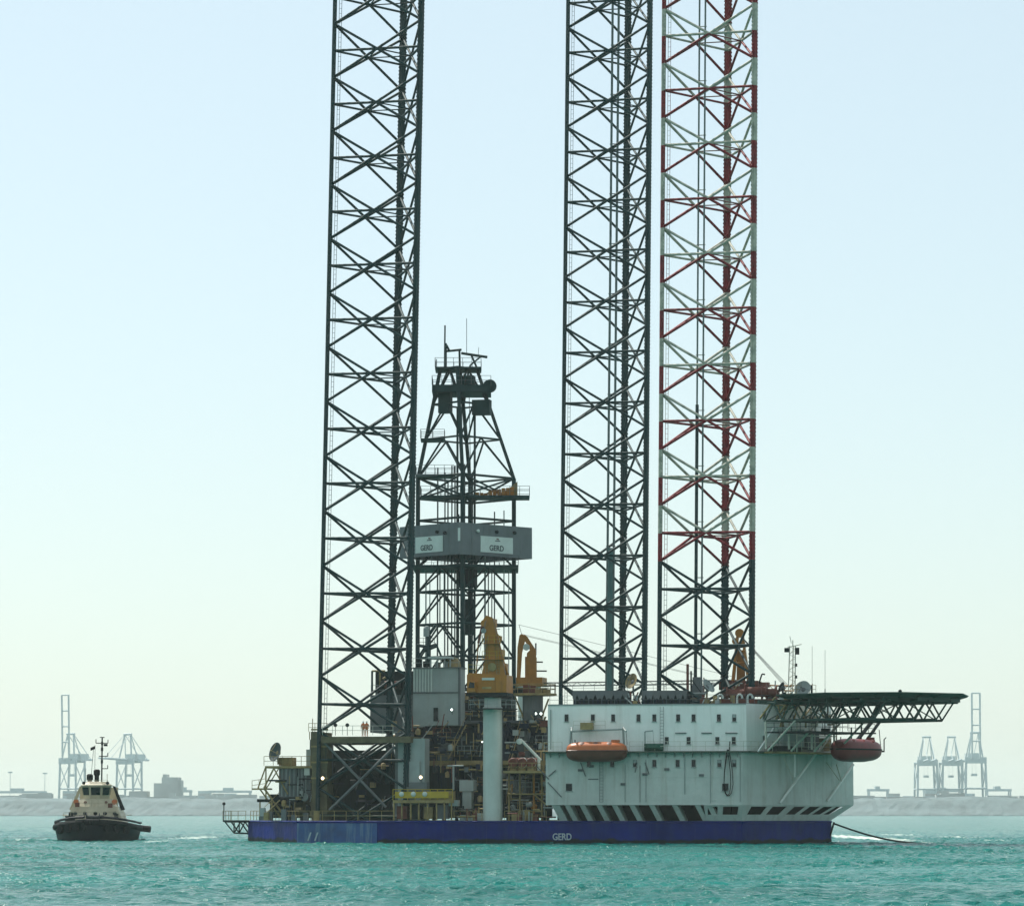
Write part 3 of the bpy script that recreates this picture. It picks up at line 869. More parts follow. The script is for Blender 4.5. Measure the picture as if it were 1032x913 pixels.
Hc = Vector((NR.x, NR.y + .05)); Hb = Vector((BR.x - .1, BR.y))
flare(C0, C1, Hc, Hb, [(.08, .22), (.27, .40), (.47, .57), (.61, .71), (.74, .83), (.86, .93)], (.7, -.4, -.4), 'bow')
flare(Vector((uat(709, VB, 811), VB)), C0, Vector((uat(712, VN, 826), VN + .05)), Hc, [(.10, .36), (.5, .9)], (0, -.8, -.4), 'front')
# ladders, pipes, vents and stiffeners on the walls
def wall_ladder(px, py0, py1):
    a = on(px, py1, VB - .18); b = on(px, py0, VB - .18); mb = MB()
    for s_ in (-.2, .2): mb.tube(a + Vector((s_, 0, 0)), b + Vector((s_, 0, 0)), .03, 4)
    for k in range(int((b.z - a.z) / .35)): mb.tube(a + Vector((-.2, 0, .35 * k)), a + Vector((.2, 0, .35 * k)), .022, 4)
    mb.build('wall_ladder', GREY, acc)
wall_ladder(606, 760, 808); wall_ladder(667, 712, 756)
for px, py0, py1, r_ in ((645, 771, 808, .05), (651, 765, 808, .04), (690, 760, 800, .05), (716, 762, 809, .04), (630, 770, 808, .035), (555, 715, 755, .06), (746, 762, 808, .05)):
    rod('wall_pipe', on(px, py1, VB - .07), on(px, py0, VB - .07), r_, GREYW, acc)
for px, py in ((585, 776), (596, 772), (650, 780), (672, 775), (707, 781), (628, 790)):
    c = on(px, py, VB); box('wall_vent', c.x - .28, c.x + .28, VB - .16, VB, c.z - .14, c.z + .14, GREY, acc)
for py in (783, 806): 
    z = zat(py, VB); box('stiffener', uL + .1, uC - .1, VB - .035, VB, z - .05, z + .05, WHITE, acc)
for a, b in (((552, 788), (566, 803)), ((553, 782), (560, 776)), ((541, 772), (553, 785)), ((585, 768), (590, 782)), ((650, 768), (654, 780)), ((642, 768), (640, 778))):
    rod('boat_skid', on(*a, VB - .12), on(*b, VB - .12), .06, GREY, acc)
# hose and rope loops hanging on the corner of the lower wall
mb = MB()
for off, wpx in ((0, 6), (3, 8)):
    pts = []
    for k in range(13):
        a = math.pi * 2 * k / 12; px = 733 + off * .4 + math.sin(a) * wpx * .8 * (0.25 + .75 * (1 - math.cos(a)) / 2); py = 755 + 47 * (1 - math.cos(a)) / 2
        pts.append(on(px, py, VB - .35))
    mb.path(pts, .05, 5)
mb.build('hose_loop', BLACK, acc)
rod('hose_davit', on(735, 757, VB - .1), on(735.5, 747, VB - .4), .06, DARK, acc)
# platform, stair frames and long struts on the right face
def bp(px, py, out):                        # point at a pixel, 'out' metres in front of the right face
    return onplane(px, py, Vector((C0.x, C0.y, 0)) + bn * out, bn)
Pa, Pb = bp(764, 758, 0.1), bp(842, 760, 0.1)
MB().extr([Vector((Pa.x, Pa.y, wz - .25)), Vector((Pb.x, Pb.y, wz - .25)), Vector((Pb.x, Pb.y, wz - .25)) + bn * 3.4, Vector((Pa.x, Pa.y, wz - .25)) + bn * 2.2], (0, 0, .22)).build('boat_deck', OLIVE, acc)
MB().rail([Vector((Pa.x, Pa.y, wz)) + bn * 2.1, Vector((Pb.x, Pb.y, wz)) + bn * 3.3], 1.1, 1.3, .035).build('railing', LRAIL, acc)
for a, b, r_, out in (((843, 731), (786, 809), .16, 1.9), ((860, 770), (834, 807), .16, .9), ((801, 760), (801, 783), .10, 1.7), ((790, 764), (800, 786), .07, 1.6), ((843, 770), (848, 787), .08, .8), ((833, 768), (846, 786), .08, .9),
                    ((764, 757), (780, 733), .10, 2.2), ((780, 733), (803, 733), .10, 2.2), ((803, 725), (803, 758), .09, 2.6), ((821, 727), (821, 758), .08, 2.8), ((843, 729), (843, 758), .09, 3.2),
                    ((803, 727), (843, 727.5), .10, 2.8), ((803, 741), (843, 742), .06, 2.8), ((826, 757), (838, 741), .07, 3.0)):
    rod('strut', bp(a[0], a[1], out), bp(b[0], b[1], .15 if b[1] > 800 else out), r_, UPW if r_ > .095 else LRAIL, acc)
# lockers and tanks on that deck
for px0, px1, py0, py1, m_, out in ((782, 803, 735, 752, GREYW, .1), (806, 818, 739, 755, GREY, .3), (775, 800, 752, 757, DARK, 1.4), (822, 830, 744, 757, OLIVE, .6)):
    a = bp(px0, py1, out); b = bp(px1, py0, out)
    MB().extr([Vector((a.x, a.y, a.z)), Vector((b.x, b.y, a.z)), Vector((b.x, b.y, a.z)) + bn * 1.1, Vector((a.x, a.y, a.z)) + bn * 1.1], (0, 0, b.z - a.z)).build('deck_locker', m_, acc)

# ================================================================== lifeboats
def lifeboat(cen, axis_, L, H, Wd, top, bot, label, bow=5.0):
    t = thing('lifeboat', cen - Vector((0, 0, H / 2)), label, 'lifeboat', 'enclosed lifeboats')
    ax = Vector(axis_).normalized(); sd_ = Vector((-ax.y, ax.x, 0))
    def ring(s_, z0, z1, k):
        # half-section from keel to canopy; k scales width, s_ along the boat
        return None
    ts = [-1, -.97, -.9, -.78, -.6, -.3, 0, .3, .6, .78, .9, .97, 1]
    gun = .12                                # gunwale height relative to centre
    lowr, uppr = [], []
    for s_ in ts:
        e = max(0.0, 1 - abs(s_) ** (bow if s_ > 0 else 5)); wv = Wd / 2 * (.16 + .84 * e ** .6); kb = -H / 2 * (.30 + .70 * e ** .55); tp = H / 2 * (.30 + .70 * e ** .45)
        c = cen + ax * (s_ * L / 2)
        lo = [c + sd_ * (wv * math.cos(a)) + Vector((0, 0, gun - .0 + (kb - gun) * math.sin(a) ** .75)) for a in [math.pi * i / 10 for i in range(11)]]
        up_ = [c + sd_ * (wv * .97 * math.cos(a)) + Vector((0, 0, gun + (tp - gun) * math.sin(a) ** .7)) for a in [math.pi * i / 10 for i in range(11)]]
        lowr.append(lo); uppr.append(up_)
    MB().loft(lowr).build('hull', bot, t, True)
    MB().loft(uppr).build('canopy', top, t, True)
    mb = MB()
    for side in (0, 10):
        mb.path([r_[side] for r_ in lowr], .09, 6)
    mb.build('fender_rail', BROWN if top is ORANGE else BLACK, t)
    for k in (-.45, 0, .45):
        c = cen + ax * (k * L / 2) + Vector((0, 0, H * .40)) - sd_ * Wd * .30 if sd_.y > 0 else cen + ax * (k * L / 2) + Vector((0, 0, H * .40)) + sd_ * Wd * .30
        MB().lathe(c, [(.02, -.04), (.3, -.02), (.3, .05), (.02, .09)], 10, (0, -.6, .8)).build('hatch', bot, t, True)
    for k in (-.72, .72):
        c = cen + ax * (k * L / 2) + Vector((0, 0, H * .36))
        MB().tube(c, c + Vector((0, 0, .55)), .07, 6).build('lifting_hook', DARK, t)
    c = cen + ax * (.62 * L / 2) + Vector((0, 0, H * .47))
    MB().box(c.x - .45, c.x + .45, c.y - .4, c.y + .4, c.z - .2, c.z + .28).build('helmsman_hood', top, t)
    return t
vb1 = VB - 2.0
a = on(571, 757.5, vb1); b = on(632, 757.5, vb1)
lifeboat((a + b) / 2, (1, 0, 0), (b - a).length, 2.35, 2.6, ORANGE, BROWN, 'orange enclosed lifeboat hanging at the left of the pale block')
dv = thing('lifeboat_davit', on(600, 757, VB), 'pale davit frame holding the orange lifeboat against the wall', 'davit')
for px in (574, 629):
    rod('davit_post', on(px, 757, VB - .9), on(px + (2 if px < 600 else -1), 733, VB - 1.2), .14, GREYW, dv)
    rod('davit_arm', on(px + (2 if px < 600 else -1), 733, VB - 1.2), on(px + 2, 737, VB - 2.2), .12, GREYW, dv)
    rod('fall_wire', on(px + 2, 737, VB - 2.1), on(px + 3, 750, VB - 2.0), .03, WIRE, dv, 4)
rod('davit_beam', on(575, 737, VB - 1.25), on(630, 734.5, VB - 1.25), .10, GREYW, dv)
MB().rail([on(578, 735, VB - 1.0), on(610, 735, VB - 1.0)], 1.0, 1.3, .03).build('railing', LRAIL, dv)
a = on(585, 735, VB - 1.5)
MB().box(a.x, a.x + 1.4, VB - 1.7, VB - .5, a.z, a.z + .8).build('winch', OLIVE, dv)
# small rescue davit with green raft canister
rf = thing('rescue_boat', on(660, 757, VB - .5), 'small dark green rescue boat on the walkway beside the orange lifeboat', 'boat')
a = on(649, 756.5, VB - 1.0); b = on(668, 749, VB - 1.0)
MB().loft([[Vector((x, VB - .6 - w_ + yy, zz)) for yy, zz in ((-.55 * k_, a.z + .35), (0, a.z), (.55 * k_, a.z + .35), (.55 * k_, b.z), (-.55 * k_, b.z))] for x, k_, w_ in ((a.x, .5, 0), (a.x + .4, 1, 0), (b.x - .6, 1, 0), (b.x, .35, 0))]).build('hull', mat('raft_green', (0.02, 0.09, 0.06), .5), rf)
rod('davit_post', on(650, 757, VB - .5), on(650, 737, VB - .5), .08, GREYW, rf)
rod('davit_arm', on(650, 737, VB - .5), on(658, 736, VB - 1.0), .07, GREYW, rf)
rod('fall_wire', on(658, 736, VB - 1.0), on(659, 749, VB - 1.0), .025, WIRE, rf, 4)
bo = 5.0
a = bp(841, 756, bo); b = bp(886, 756, bo)
cc = (a + b) / 2
lifeboat(cc, (.5, .866, 0), (Vector((a.x, a.y)) - Vector((b.x, b.y))).length, 2.75, 2.8, DRED, DRED, 'dark red lifeboat hung under the right end of the helideck', 2.4)
dv2 = thing('lifeboat_davit', bp(868, 768, 2.5), 'dark davit frame around the dark red lifeboat', 'davit')
for a, b, r_ in (((884, 757), (891, 757), .10), ((891, 757), (891, 745), .07), ((886, 735), (888, 757), .05), ((891, 745), (893, 743), .06)):
    rod('davit_bar', bp(*a, 5.2), bp(*b, 5.2), r_, DARK, dv2)
for a, b, r_ in (((886, 728), (869, 752), .22), ((878, 728), (862, 748), .26), ((858, 733), (858, 745), .1), ((868, 729), (868, 745), .08)):
    rod('davit_arm', bp(*a, 4.0), bp(*b, 4.4), r_, DARK, dv2)

# ================================================================== helideck
HC = Vector((0, 0)); leg3c = leg3[3]
hdir = Vector((bn.x, bn.y)); hc = Vector((leg3c.x, leg3c.y)) + hdir * 23.3
Rr = 10.1
hz = toR(onY(850, 698.6, PIV.y + (UA * hc.x + VA * hc.y).y - 9)).z
heli = thing('helideck', (hc.x, hc.y, hz), 'green octagonal helideck on trusses overhanging the right end of the rig', 'helideck')
octo = lambda R_, z: [Vector((hc.x + R_ * math.cos(rad(22.5 + 45 * k)), hc.y + R_ * math.sin(rad(22.5 + 45 * k)), z)) for k in range(8)]
GREEN = mat('helideck_green', (0.03, 0.075, 0.06), 0.6, var=0.25)
MB().prism([(p.x, p.y) for p in octo(Rr, 0)], hz - .32, hz).build('deck_slab', GREEN, heli)
MB().loft([octo(Rr, hz - .3), octo(Rr + 1.35, hz + .02), octo(Rr + 1.35, hz + .10), octo(Rr, hz - .2)], False).build('safety_net', GREEN, heli)
o1 = octo(Rr + 1.2, hz - .02); o0 = octo(Rr - .3, hz - .45)
for k in range(8):
    for f_ in (0, .33, .66):
        rod('net_arm', o0[k].lerp(o0[(k + 1) % 8], f_), o1[k].lerp(o1[(k + 1) % 8], f_), .07, GREEN, heli)
for k in range(16):
    a_ = rad(22.5 * k); p_ = Vector((hc.x + (Rr + .3) * math.cos(a_), hc.y + (Rr + .3) * math.sin(a_), hz))
    if k % 4 == 1: MB().lathe(p_, [(.12, 0), (.2, .1), (.2, .3), (.05, .4)], 8).build('perimeter_light', DARK, heli)
hx, hy = Vector((hdir.x, hdir.y, 0)), Vector((-hdir.y, hdir.x, 0))
hb = hz - 2.75
for s_ in (-6.6, -2.2, 2.2, 6.6):
    ext = math.sqrt(Rr ** 2 - s_ ** 2) - .5
    st = -10.5
    c0 = Vector((hc.x, hc.y, 0)) + hy * s_
    zt_ = hz - .75
    P = lambda x, z: c0 + hx * x + Vector((0, 0, z))
    rod('truss_chord', P(st, zt_), P(ext, zt_), .14, GREEN, heli)
    rod('truss_chord', P(st, hb), P(ext - 2.2, hb), .14, GREEN, heli)
    x = st; n_ = 6; stp = (ext - 2.2 - st) / n_
    for k in range(n_):
        rod('truss_web', P(st + k * stp, hb), P(st + (k + .5) * stp, zt_), .11, GREEN, heli)
        rod('truss_web', P(st + (k + .5) * stp, zt_), P(st + (k + 1) * stp, hb), .11, GREEN, heli)
    rod('truss_web', P(ext - 2.2, hb), P(ext - .6, zt_), .1, GREEN, heli)
for k in range(9):
    x = -10.2 + k * 2.4
    wv = min(8.5, math.sqrt(max(1, Rr ** 2 - x ** 2)) if x > 0 else 8.5) - .4
    c0 = Vector((hc.x, hc.y, hz - .62)) + hx * x
    MB().bar(c0 - hy * wv, c0 + hy * wv, .25, .4).build('cross_beam', GREEN, heli)
    if k % 2 == 0 and x < 6:
        c1 = Vector((hc.x, hc.y, hb)) + hx * x
        rod('lower_cross_tie', c1 - hy * 6.6, c1 + hy * 6.6, .09, GREEN, heli)
        rod('cross_brace', c1 - hy * 6.6, c0, .07, GREEN, heli); rod('cross_brace', c1 + hy * 6.6, c0, .07, GREEN, heli)
# legs of the helideck down to the block
for s_ in (-6.6, -2.2, 2.2, 6.6):
    for x, dz_, dx in ((-10.3, 3.2, 0), (-6.0, 3.4, -4.0)):
        c0 = Vector((hc.x, hc.y, hb)) + hy * s_ + hx * x
        rod('support_strut', c0, c0 + hx * dx - Vector((0, 0, dz_)), .13, LRAIL, heli)
c0 = Vector((hc.x, hc.y, hb - 1.4))
MB().extr([c0 - hx * 10.5 - hy * 6.5, c0 - hx * 4.2 - hy * 6.5, c0 - hx * 4.2 + hy * 6.5, c0 - hx * 10.5 + hy * 6.5], (0, 0, .15)).build('access_platform', DARK, heli)
MB().rail([c0 - hx * 10.5 - hy * 6.4 + Vector((0, 0, .15)), c0 - hx * 4.3 - hy * 6.4 + Vector((0, 0, .15)), c0 - hx * 4.3 + hy * 6.4 + Vector((0, 0, .15))], 1.0, 1.3, .04).build('railing', DARK, heli)
c0 = Vector((hc.x, hc.y, hz)) - hx * 10.2
for s_ in (-4.5, -1.5):
    p_ = c0 + hy * s_ - hx * .3
    rod('access_stair', p_, p_ - hx * 2.2 - Vector((0, 0, 2.4)), .12, OLIVE, heli)

# ================================================================== roof of the block
zR = ztop + .06
def jack_house(px0, px1, v, label):
    a = on(px0, 709, v); b = on(px1, 695.5, v)
    t = thing('jacking_unit', ((a.x + b.x) / 2, v, zR), label, 'machinery', 'dark jacking units on the roof')
    MB().box(a.x, b.x, v + .45, v + 3.2, zR, b.z).build('housing', DARK, t)  # dark colour stands in for shade behind the web plate openings
    MB().box(a.x, b.x, v, v + .45, b.z - .35, b.z + .003).build('top_beam', GREY, t)
    n_ = 6; st = (b.x - a.x) / n_
    for k in range(n_):
        x = a.x + k * st
        MB().add([(x, v, b.z - .35), (x + st, v, b.z - .35), (x + st, v, b.z - .9), (x + st * .72, v, b.z - 1.05), (x + st*.5, v, b.z - .42), (x + st*.28, v, b.z - 1.05), (x, v, b.z - .9)], [(0,1,2,3,4,5,6)]).build('web_plate', GREY, t)
        MB().box(x + st * .1, x + st * .9, v + .15, v + .44, zR, zR + .62).build('drive_motor', DBLUE, t)
        MB().lathe((x + st/2, v + .1, zR + .35), [(.2, -.12), (.2, .12)], 8, (0, 1, 0)).build('motor_cap', DARK, t)
    MB().rail([(a.x, v + .1, b.z), (b.x, v + .1, b.z)], .6, 1.4, .025).build('railing', GREY, t)
    return t
jack_house(577, 632, -6.2, 'dark grey jacking unit with triangular web plates below the middle leg')
jack_house(647, 692, -6.0, 'dark grey jacking unit with triangular web plates at the red-banded leg')
def dish(c, R_, dirv, m, label, mast=1.2, back=GREY, name='satellite_dish'):
    c = Vector(c); dv_ = Vector(dirv).normalized()
    t = thing(name, c - Vector((0, 0, mast + R_ * .2)), label, 'satellite dish', 'satellite dishes')
    pr = [(R_ * k / 8, R_ * .32 * (k / 8) ** 2) for k in range(9)]
    prof = pr + [(r_, z - .05) for r_, z in pr[::-1]]
    MB().lathe(c - dv_ * R_ * .12, prof, 24, dv_).build('reflector', m, t, True)
    f_ = c + dv_ * R_ * .62
    MB().lathe(f_, [(.03, -.1), (.1, 0), (.1, .12), (.03, .2)], 8, dv_).build('feed_horn', back, t)
    a = dv_.orthogonal().normalized(); b = dv_.cross(a)
    for k in range(3):
        e = (a * math.cos(2.09 * k) + b * math.sin(2.09 * k)) * R_ * .92
        rod('feed_strut', c + e + dv_ * R_ * .15, f_, .03, back, t, 4)
    rod('mast', c - dv_ * R_ * .15, c - dv_ * R_ * .25 - Vector((0, 0, mast + R_ * .15)), .12, back, t)
    MB().lathe(c - dv_ * R_ * .2, [(.05, -.3), (.25, -.25), (.3, .1), (.1, .2)], 8, dv_).build('hub', back, t)
    return t
dish(on(713.5, 691.5, -5.5), .92, (.75, -.35, .55), GREYW, 'grey satellite dish on the roof left of the red-banded leg base', 1.2)
dish(on(637, 686.5, -3), .95, (-.6, -.75, .35), OLIVE, 'dull dish between the two dark jacking units', 1.4)
dish(on(809.5, 694.5, -2.5), 1.0, (-.25, -.9, .35), GREYW, 'grey round dish beside the lattice radio mast at the helideck', 1.6)
dish(on(788, 692.5, -3.5), .62, (-.8, -.5, .4), DARK, 'small dark dish left of the radio mast', 1.4)
# lattice radio mast
ms = thing('radio_mast', on(798, 707, -1.0), 'slim lattice radio mast with lamps above the helideck edge', 'mast')
b0 = on(798, 708, -1.0); t0 = on(799, 651, -1.0)
for dx, dy in ((-.42, -.3), (.42, -.3), (0, .45)):
    rod('mast_leg', b0 + Vector((dx, dy, 0)), t0 + Vector((dx * .8, dy * .8, 0)), .065, LRAIL, ms)
for k in range(14):
    z0 = b0.lerp(t0, k / 14); z1 = b0.lerp(t0, (k + 1) / 14); sg = 1 if k % 2 else -1
    rod('mast_brace', z0 + Vector((.4 * sg, -.3, 0)), z1 + Vector((-.4 * sg, -.3, 0)), .035, LRAIL, ms, 4)
    rod('mast_brace', z0 + Vector((.4 * sg, -.3, 0)), z1 + Vector((0, .42, 0)), .03, LRAIL, ms, 4)
for a, b, r_ in (((794, 652), (808, 649), .05), ((799, 651), (799, 645), .06), ((797.5, 648), (796, 641), .04), ((794, 652), (794, 656), .05), ((800, 672), (803, 671), .04), ((800, 683), (803, 682), .04)):
    rod('crosstree', on(*a, -1.0), on(*b, -1.0), r_, LRAIL, ms, 5)
for px, py, sx, sz in ((793, 655, .55, .5), (803.5, 656, .45, .8), (802.5, 670, .2, .35), (802.5, 682, .2, .35)):
    c = on(px, py, -1.2); MB().box(c.x - sx/2, c.x + sx/2, c.y - .2, c.y + .2, c.z - sz/2, c.z + sz/2).build('lamp_unit', DARK, ms)
for px, top, nm in ((818.5, 651, 'thin whip antenna nearest the radio mast'), (831.5, 655, 'thin whip antenna right of the radio mast, above the helideck')):
    t = thing('whip_antenna', on(px, 699, -2), nm, 'antenna', 'whip antennas by the helideck')
    rod('whip', on(px, 700, -2), on(px, top, -2), .028, GREY, t, 4)
    rod('antenna_base', on(px, 706, -2), on(px, 694, -2), .06, GREY, t, 5)
# gooseneck vents and small roof gear
for px, lab in ((726, 'white gooseneck roof vent nearest the grey dish'), (745.5, 'white gooseneck vent at the roof corner, left one'), (756, 'white gooseneck vent at the roof corner, right one')):
    t = thing('roof_vent', on(px, 709, -7), lab, 'vent', 'gooseneck vents on the roof')
    c = on(px, 709, -7); c.z = zR
    pts = [c + Vector((-.3, 0, 0)), c + Vector((-.3, 0, .75))] + [c + Vector((-.3 * math.cos(a), 0, .75 + .32 * math.sin(a))) for a in (.5, 1.0, 1.57, 2.1, 2.6)] + [c + Vector((.3, 0, .62))]
    MB().path(pts, .13, 8).build('neck', WHITE, t)
    MB().lathe(c + Vector((-.3, 0, 0)), [(.3, 0), (.3, .05), (.14, .08)], 10).build('flange', WHITE, t)
wn = thing('anchor_winch', on(757, 702, -3), 'rusty red winch machinery at the foot of the red-banded leg', 'winch')
for px, py, R_, L in ((742, 699, .85, 2.2), (762, 697, .95, 2.6), (775, 698, .8, 1.8)):
    c = on(px, py, -4.5)
    MB().lathe(c - Vector((L/2, 0, 0)), [(R_, 0), (R_, .12), (R_*.62, .13), (R_*.62, L-.13), (R_, L-.12), (R_, L)], 16, (1, 0, 0)).build('drum', RUST, wn)
a = on(728, 709, -4.5); b = on(784, 703, -4.5)
MB().box(a.x, b.x, -5.3, -3.2, zR, zR + .6).build('bed_frame', RUST, wn)
for px, py, wpx, hpx in ((733, 697, 9, 9), (752, 692, 12, 6), (770, 690, 10, 5), (781, 699, 8, 8)):
    c = on(px, py, -3.0); MB().box(c.x - wpx/17, c.x + wpx/17, -3.4, -2.2, c.z - hpx/17, c.z + hpx/17).build('gear_case', RUST, wn)
rod('guard_pipe', on(765, 688, -4), on(768, 679, -4), .09, DARK, wn); rod('guard_pipe', on(768, 679, -4), on(771, 679.5, -4), .09, DARK, wn)
rt = thing('roof_tank', on(703, 700, -2), 'dark boxy tank unit between jacking unit and grey dish on the roof', 'tank')
a = on(697, 709, -2); b = on(707, 682, -2)
MB().box(a.x, b.x, -2, .2, zR, on(700, 690, -2).z).build('tank_body', GREY, rt)
MB().box(a.x + .1, b.x - .2, -1.8, 0, on(700, 690, -2).z, b.z).build('cabinet', GREY, rt)
rod('exhaust_pipe', on(693, 709, -2), on(693, 669, -2), .16, RUST, rt); rod('exhaust_pipe', on(696.5, 709, -2), on(696.5, 676, -2), .1, DARK, rt)
rng_ = random.Random(4)
for lab, pxs in (('low clutter of pipes and boxes along the roof edge by the middle leg', (634, 648)), ('low clutter of pipes and boxes along the roof edge by the grey dish', (706, 740)), ('low clutter of yellowish pipework between roof and helideck', (786, 806))):
    t = thing('roof_gear', on(sum(pxs) / 2, 709, -6.5), lab, 'pipework')
    for k in range(16):
        px = rng_.uniform(*pxs); v = rng_.uniform(-7.4, -5); a = on(px, 709, v); a.z = zR; h_ = rng_.uniform(.3, 1.5); m_ = rng_.choice((OLIVE, GREYW, DARK, OLIVE, RUST))
        if k % 2: box('valve_box', a.x - .25, a.x + .25, v - .2, v + .2, zR, zR + h_ * .7, m_, t)
        else: rod('pipe', a, a + Vector((rng_.uniform(-1, 1), 0, h_)), .08, m_, t)
# side gear between upper block and helideck: small platforms on the right face
sg = thing('stair_tower', bp(790, 733, 1.0), 'yellowish platforms and stairs on the shaded side below the helideck', 'stairs')
for px0, px1, py, out in ((780, 806, 711, .3), (786, 812, 700, .3), (795, 830, 727, 1.2)):
    a = bp(px0, py, out); b = bp(px1, py, out)
    MB().extr([a, b, b + bn * 1.6, a + bn * 1.6], (0, 0, .12)).build('platform', OLIVE, sg)
    MB().rail([a + bn * 1.5 + Vector((0, 0, .12)), b + bn * 1.5 + Vector((0, 0, .12))], 1.0, 1.2, .035).build('railing', OLIVE, sg)
for a, b in (((784, 711), (790, 733)), ((796, 700), (788, 733)), ((806, 700), (800, 727)), ((790, 711), (797, 700)), ((800, 711), (808, 698)), ((812, 700), (812, 733)), ((786, 733), (792, 712)), ((818, 712), (806, 728)), ((825, 712), (833, 728))):
    rod('post', bp(*a, 1.2), bp(*b, 1.2), .11, OLIVE, sg)
# tow line at the right end of the hull
tl = thing('tow_line', (BR.x, BR.y, DZ), 'dark tow rope running from the right hull corner down into the water', 'rope')
a = onY(840, 829.5, W(BR.x, BR.y).y - .5); pts = []
for k in range(13):
    t_ = k / 12; px = 840 + 98 * t_; py = 829.5 + 13.5 * t_ + 3.5 * math.sin(math.pi * t_)
    Yd = W(BR.x, BR.y).y - .5 - 8 * t_
    g_ = onY(px, py, Yd); g_.z = a.z * (1 - t_) - .0 - .55 * math.sin(math.pi * t_) - .05 * t_
    pts.append(toR(g_))
MB().path(pts, .11, 6).build('rope', DARK, tl)
rod('fairlead_post', (BR.x - .2, BR.y - .2, DZ - 1.9), (BR.x + .35, BR.y - .3, DZ - .15), .12, DARK, hull)

# ================================================================== derrick
DV = 18.0
dC = on(469.5, 600, DV)
def wv(x, y): return Vector((x * UA.x + y * UA.y, x * VA.x + y * VA.y, 0))      # world offset -> rig offset
def dz_(py): return on(469.5, py, DV).z
der = thing('drilling_derrick', (dC.x, dC.y, dz_(700)), 'dark lattice drilling derrick with grey wind wall between the legs', 'derrick')
CORN = [(-.35, -6.1), (6.05, .25), (.45, 6.1), (-6.05, -.25)]       # near, right, far, left (world metres)
def cor(k, z):
    x, y = CORN[k]; z1, z2 = dz_(482), dz_(372)
    f = 1.0; sh = 0.0
    if z > z1:
        t = (z - z1) / (z2 - z1); f = 1 - .62 * t; sh = -.95 * t
    return Vector((dC.x, dC.y, 0)) + wv(x * f + sh, y * f) + Vector((0, 0, z))
zb_, zk, zt = dz_(735), dz_(482), dz_(372)
for k in range(4):
    a, b, c = cor(k, zb_), cor(k, zk), cor(k, zt)
    MB().bar(a, b, .46, .46).bar(b, c, .40, .40).build('corner_leg', DERR, der)
levels = [735, 697, 663, 630, 597, 572, 548, 525, 503, 482, 443, 408, 372]
for i, py in enumerate(levels):
    z = dz_(py)
    for k in range(4):
        a, b = cor(k, z), cor((k + 1) % 4, z)
        rod('girt', a, b, .15 if py > 450 else .13, DERR, der)
        if i + 1 < len(levels):
            z2 = dz_(levels[i + 1]); a2, b2 = cor(k, z2), cor((k + 1) % 4, z2)
            m_ = (a2 + b2) / 2
            if py in (548, 525): continue
            if py == 503:
                rod('diagonal', a, b2, .13, DERR, der); rod('diagonal', b, a2, .13, DERR, der); continue
            rod('diagonal', a, m_, .13, DERR, der); rod('diagonal', b, m_, .13, DERR, der)
            if py in (630, 597): rod('sub_brace', (a + b) / 2, m_, .08, DERR, der)
# drill pipe stands, service loops and guide rails inside
rg = random.Random(9)
for k in range(9):
    x, y = -2.6 + .42 * k + rg.uniform(-.1, .1), rg.uniform(-3.2, -.8)
    c = Vector((dC.x, dC.y, 0)) + wv(x, y)
    rod('drill_pipe', c + Vector((0, 0, dz_(700))), c + Vector((0, 0, dz_(rg.choice((470, 478, 485, 520))))), .10, DERR if k % 3 else GREY, der)
for x, y, t_, m_, r_ in ((1.1, -.6, 410, DERR, .16), (-1.1, .8, 410, DERR, .16), (2.4, 1.5, 560, GREYW, .13), (-5.0, -1.2, 575, GREYW, .10), (-4.5, -1.4, 585, GREYW, .07), (-3.6, 1.6, 470, GREY, .11), (4.8, -.8, 515, GREYW, .08), (5.4, -.6, 575, GREYW, .07), (3.6, 1.0, 515, GREY, .09)):
    c = Vector((dC.x, dC.y, 0)) + wv(x, y)
    rod('standpipe', c + Vector((0, 0, dz_(700))), c + Vector((0, 0, dz_(t_))), r_, m_, der)
c = Vector((dC.x, dC.y, 0)) + wv(.3, -.5)
MB().box(c.x - 1.0, c.x + 1.0, c.y - .8, c.y + .8, dz_(592), dz_(574)).build('top_drive', DBLUE, der)
MB().box(c.x - .8, c.x + .8, c.y - .6, c.y + .6, dz_(640), dz_(604)).build('travelling_block', DERR, der)
for s_ in (-.5, .5): rod('hoist_line', c + Vector((s_, 0, dz_(574))), Vector((c.x - .4 + s_, c.y, dz_(400))), .05, DERR, der, 4)
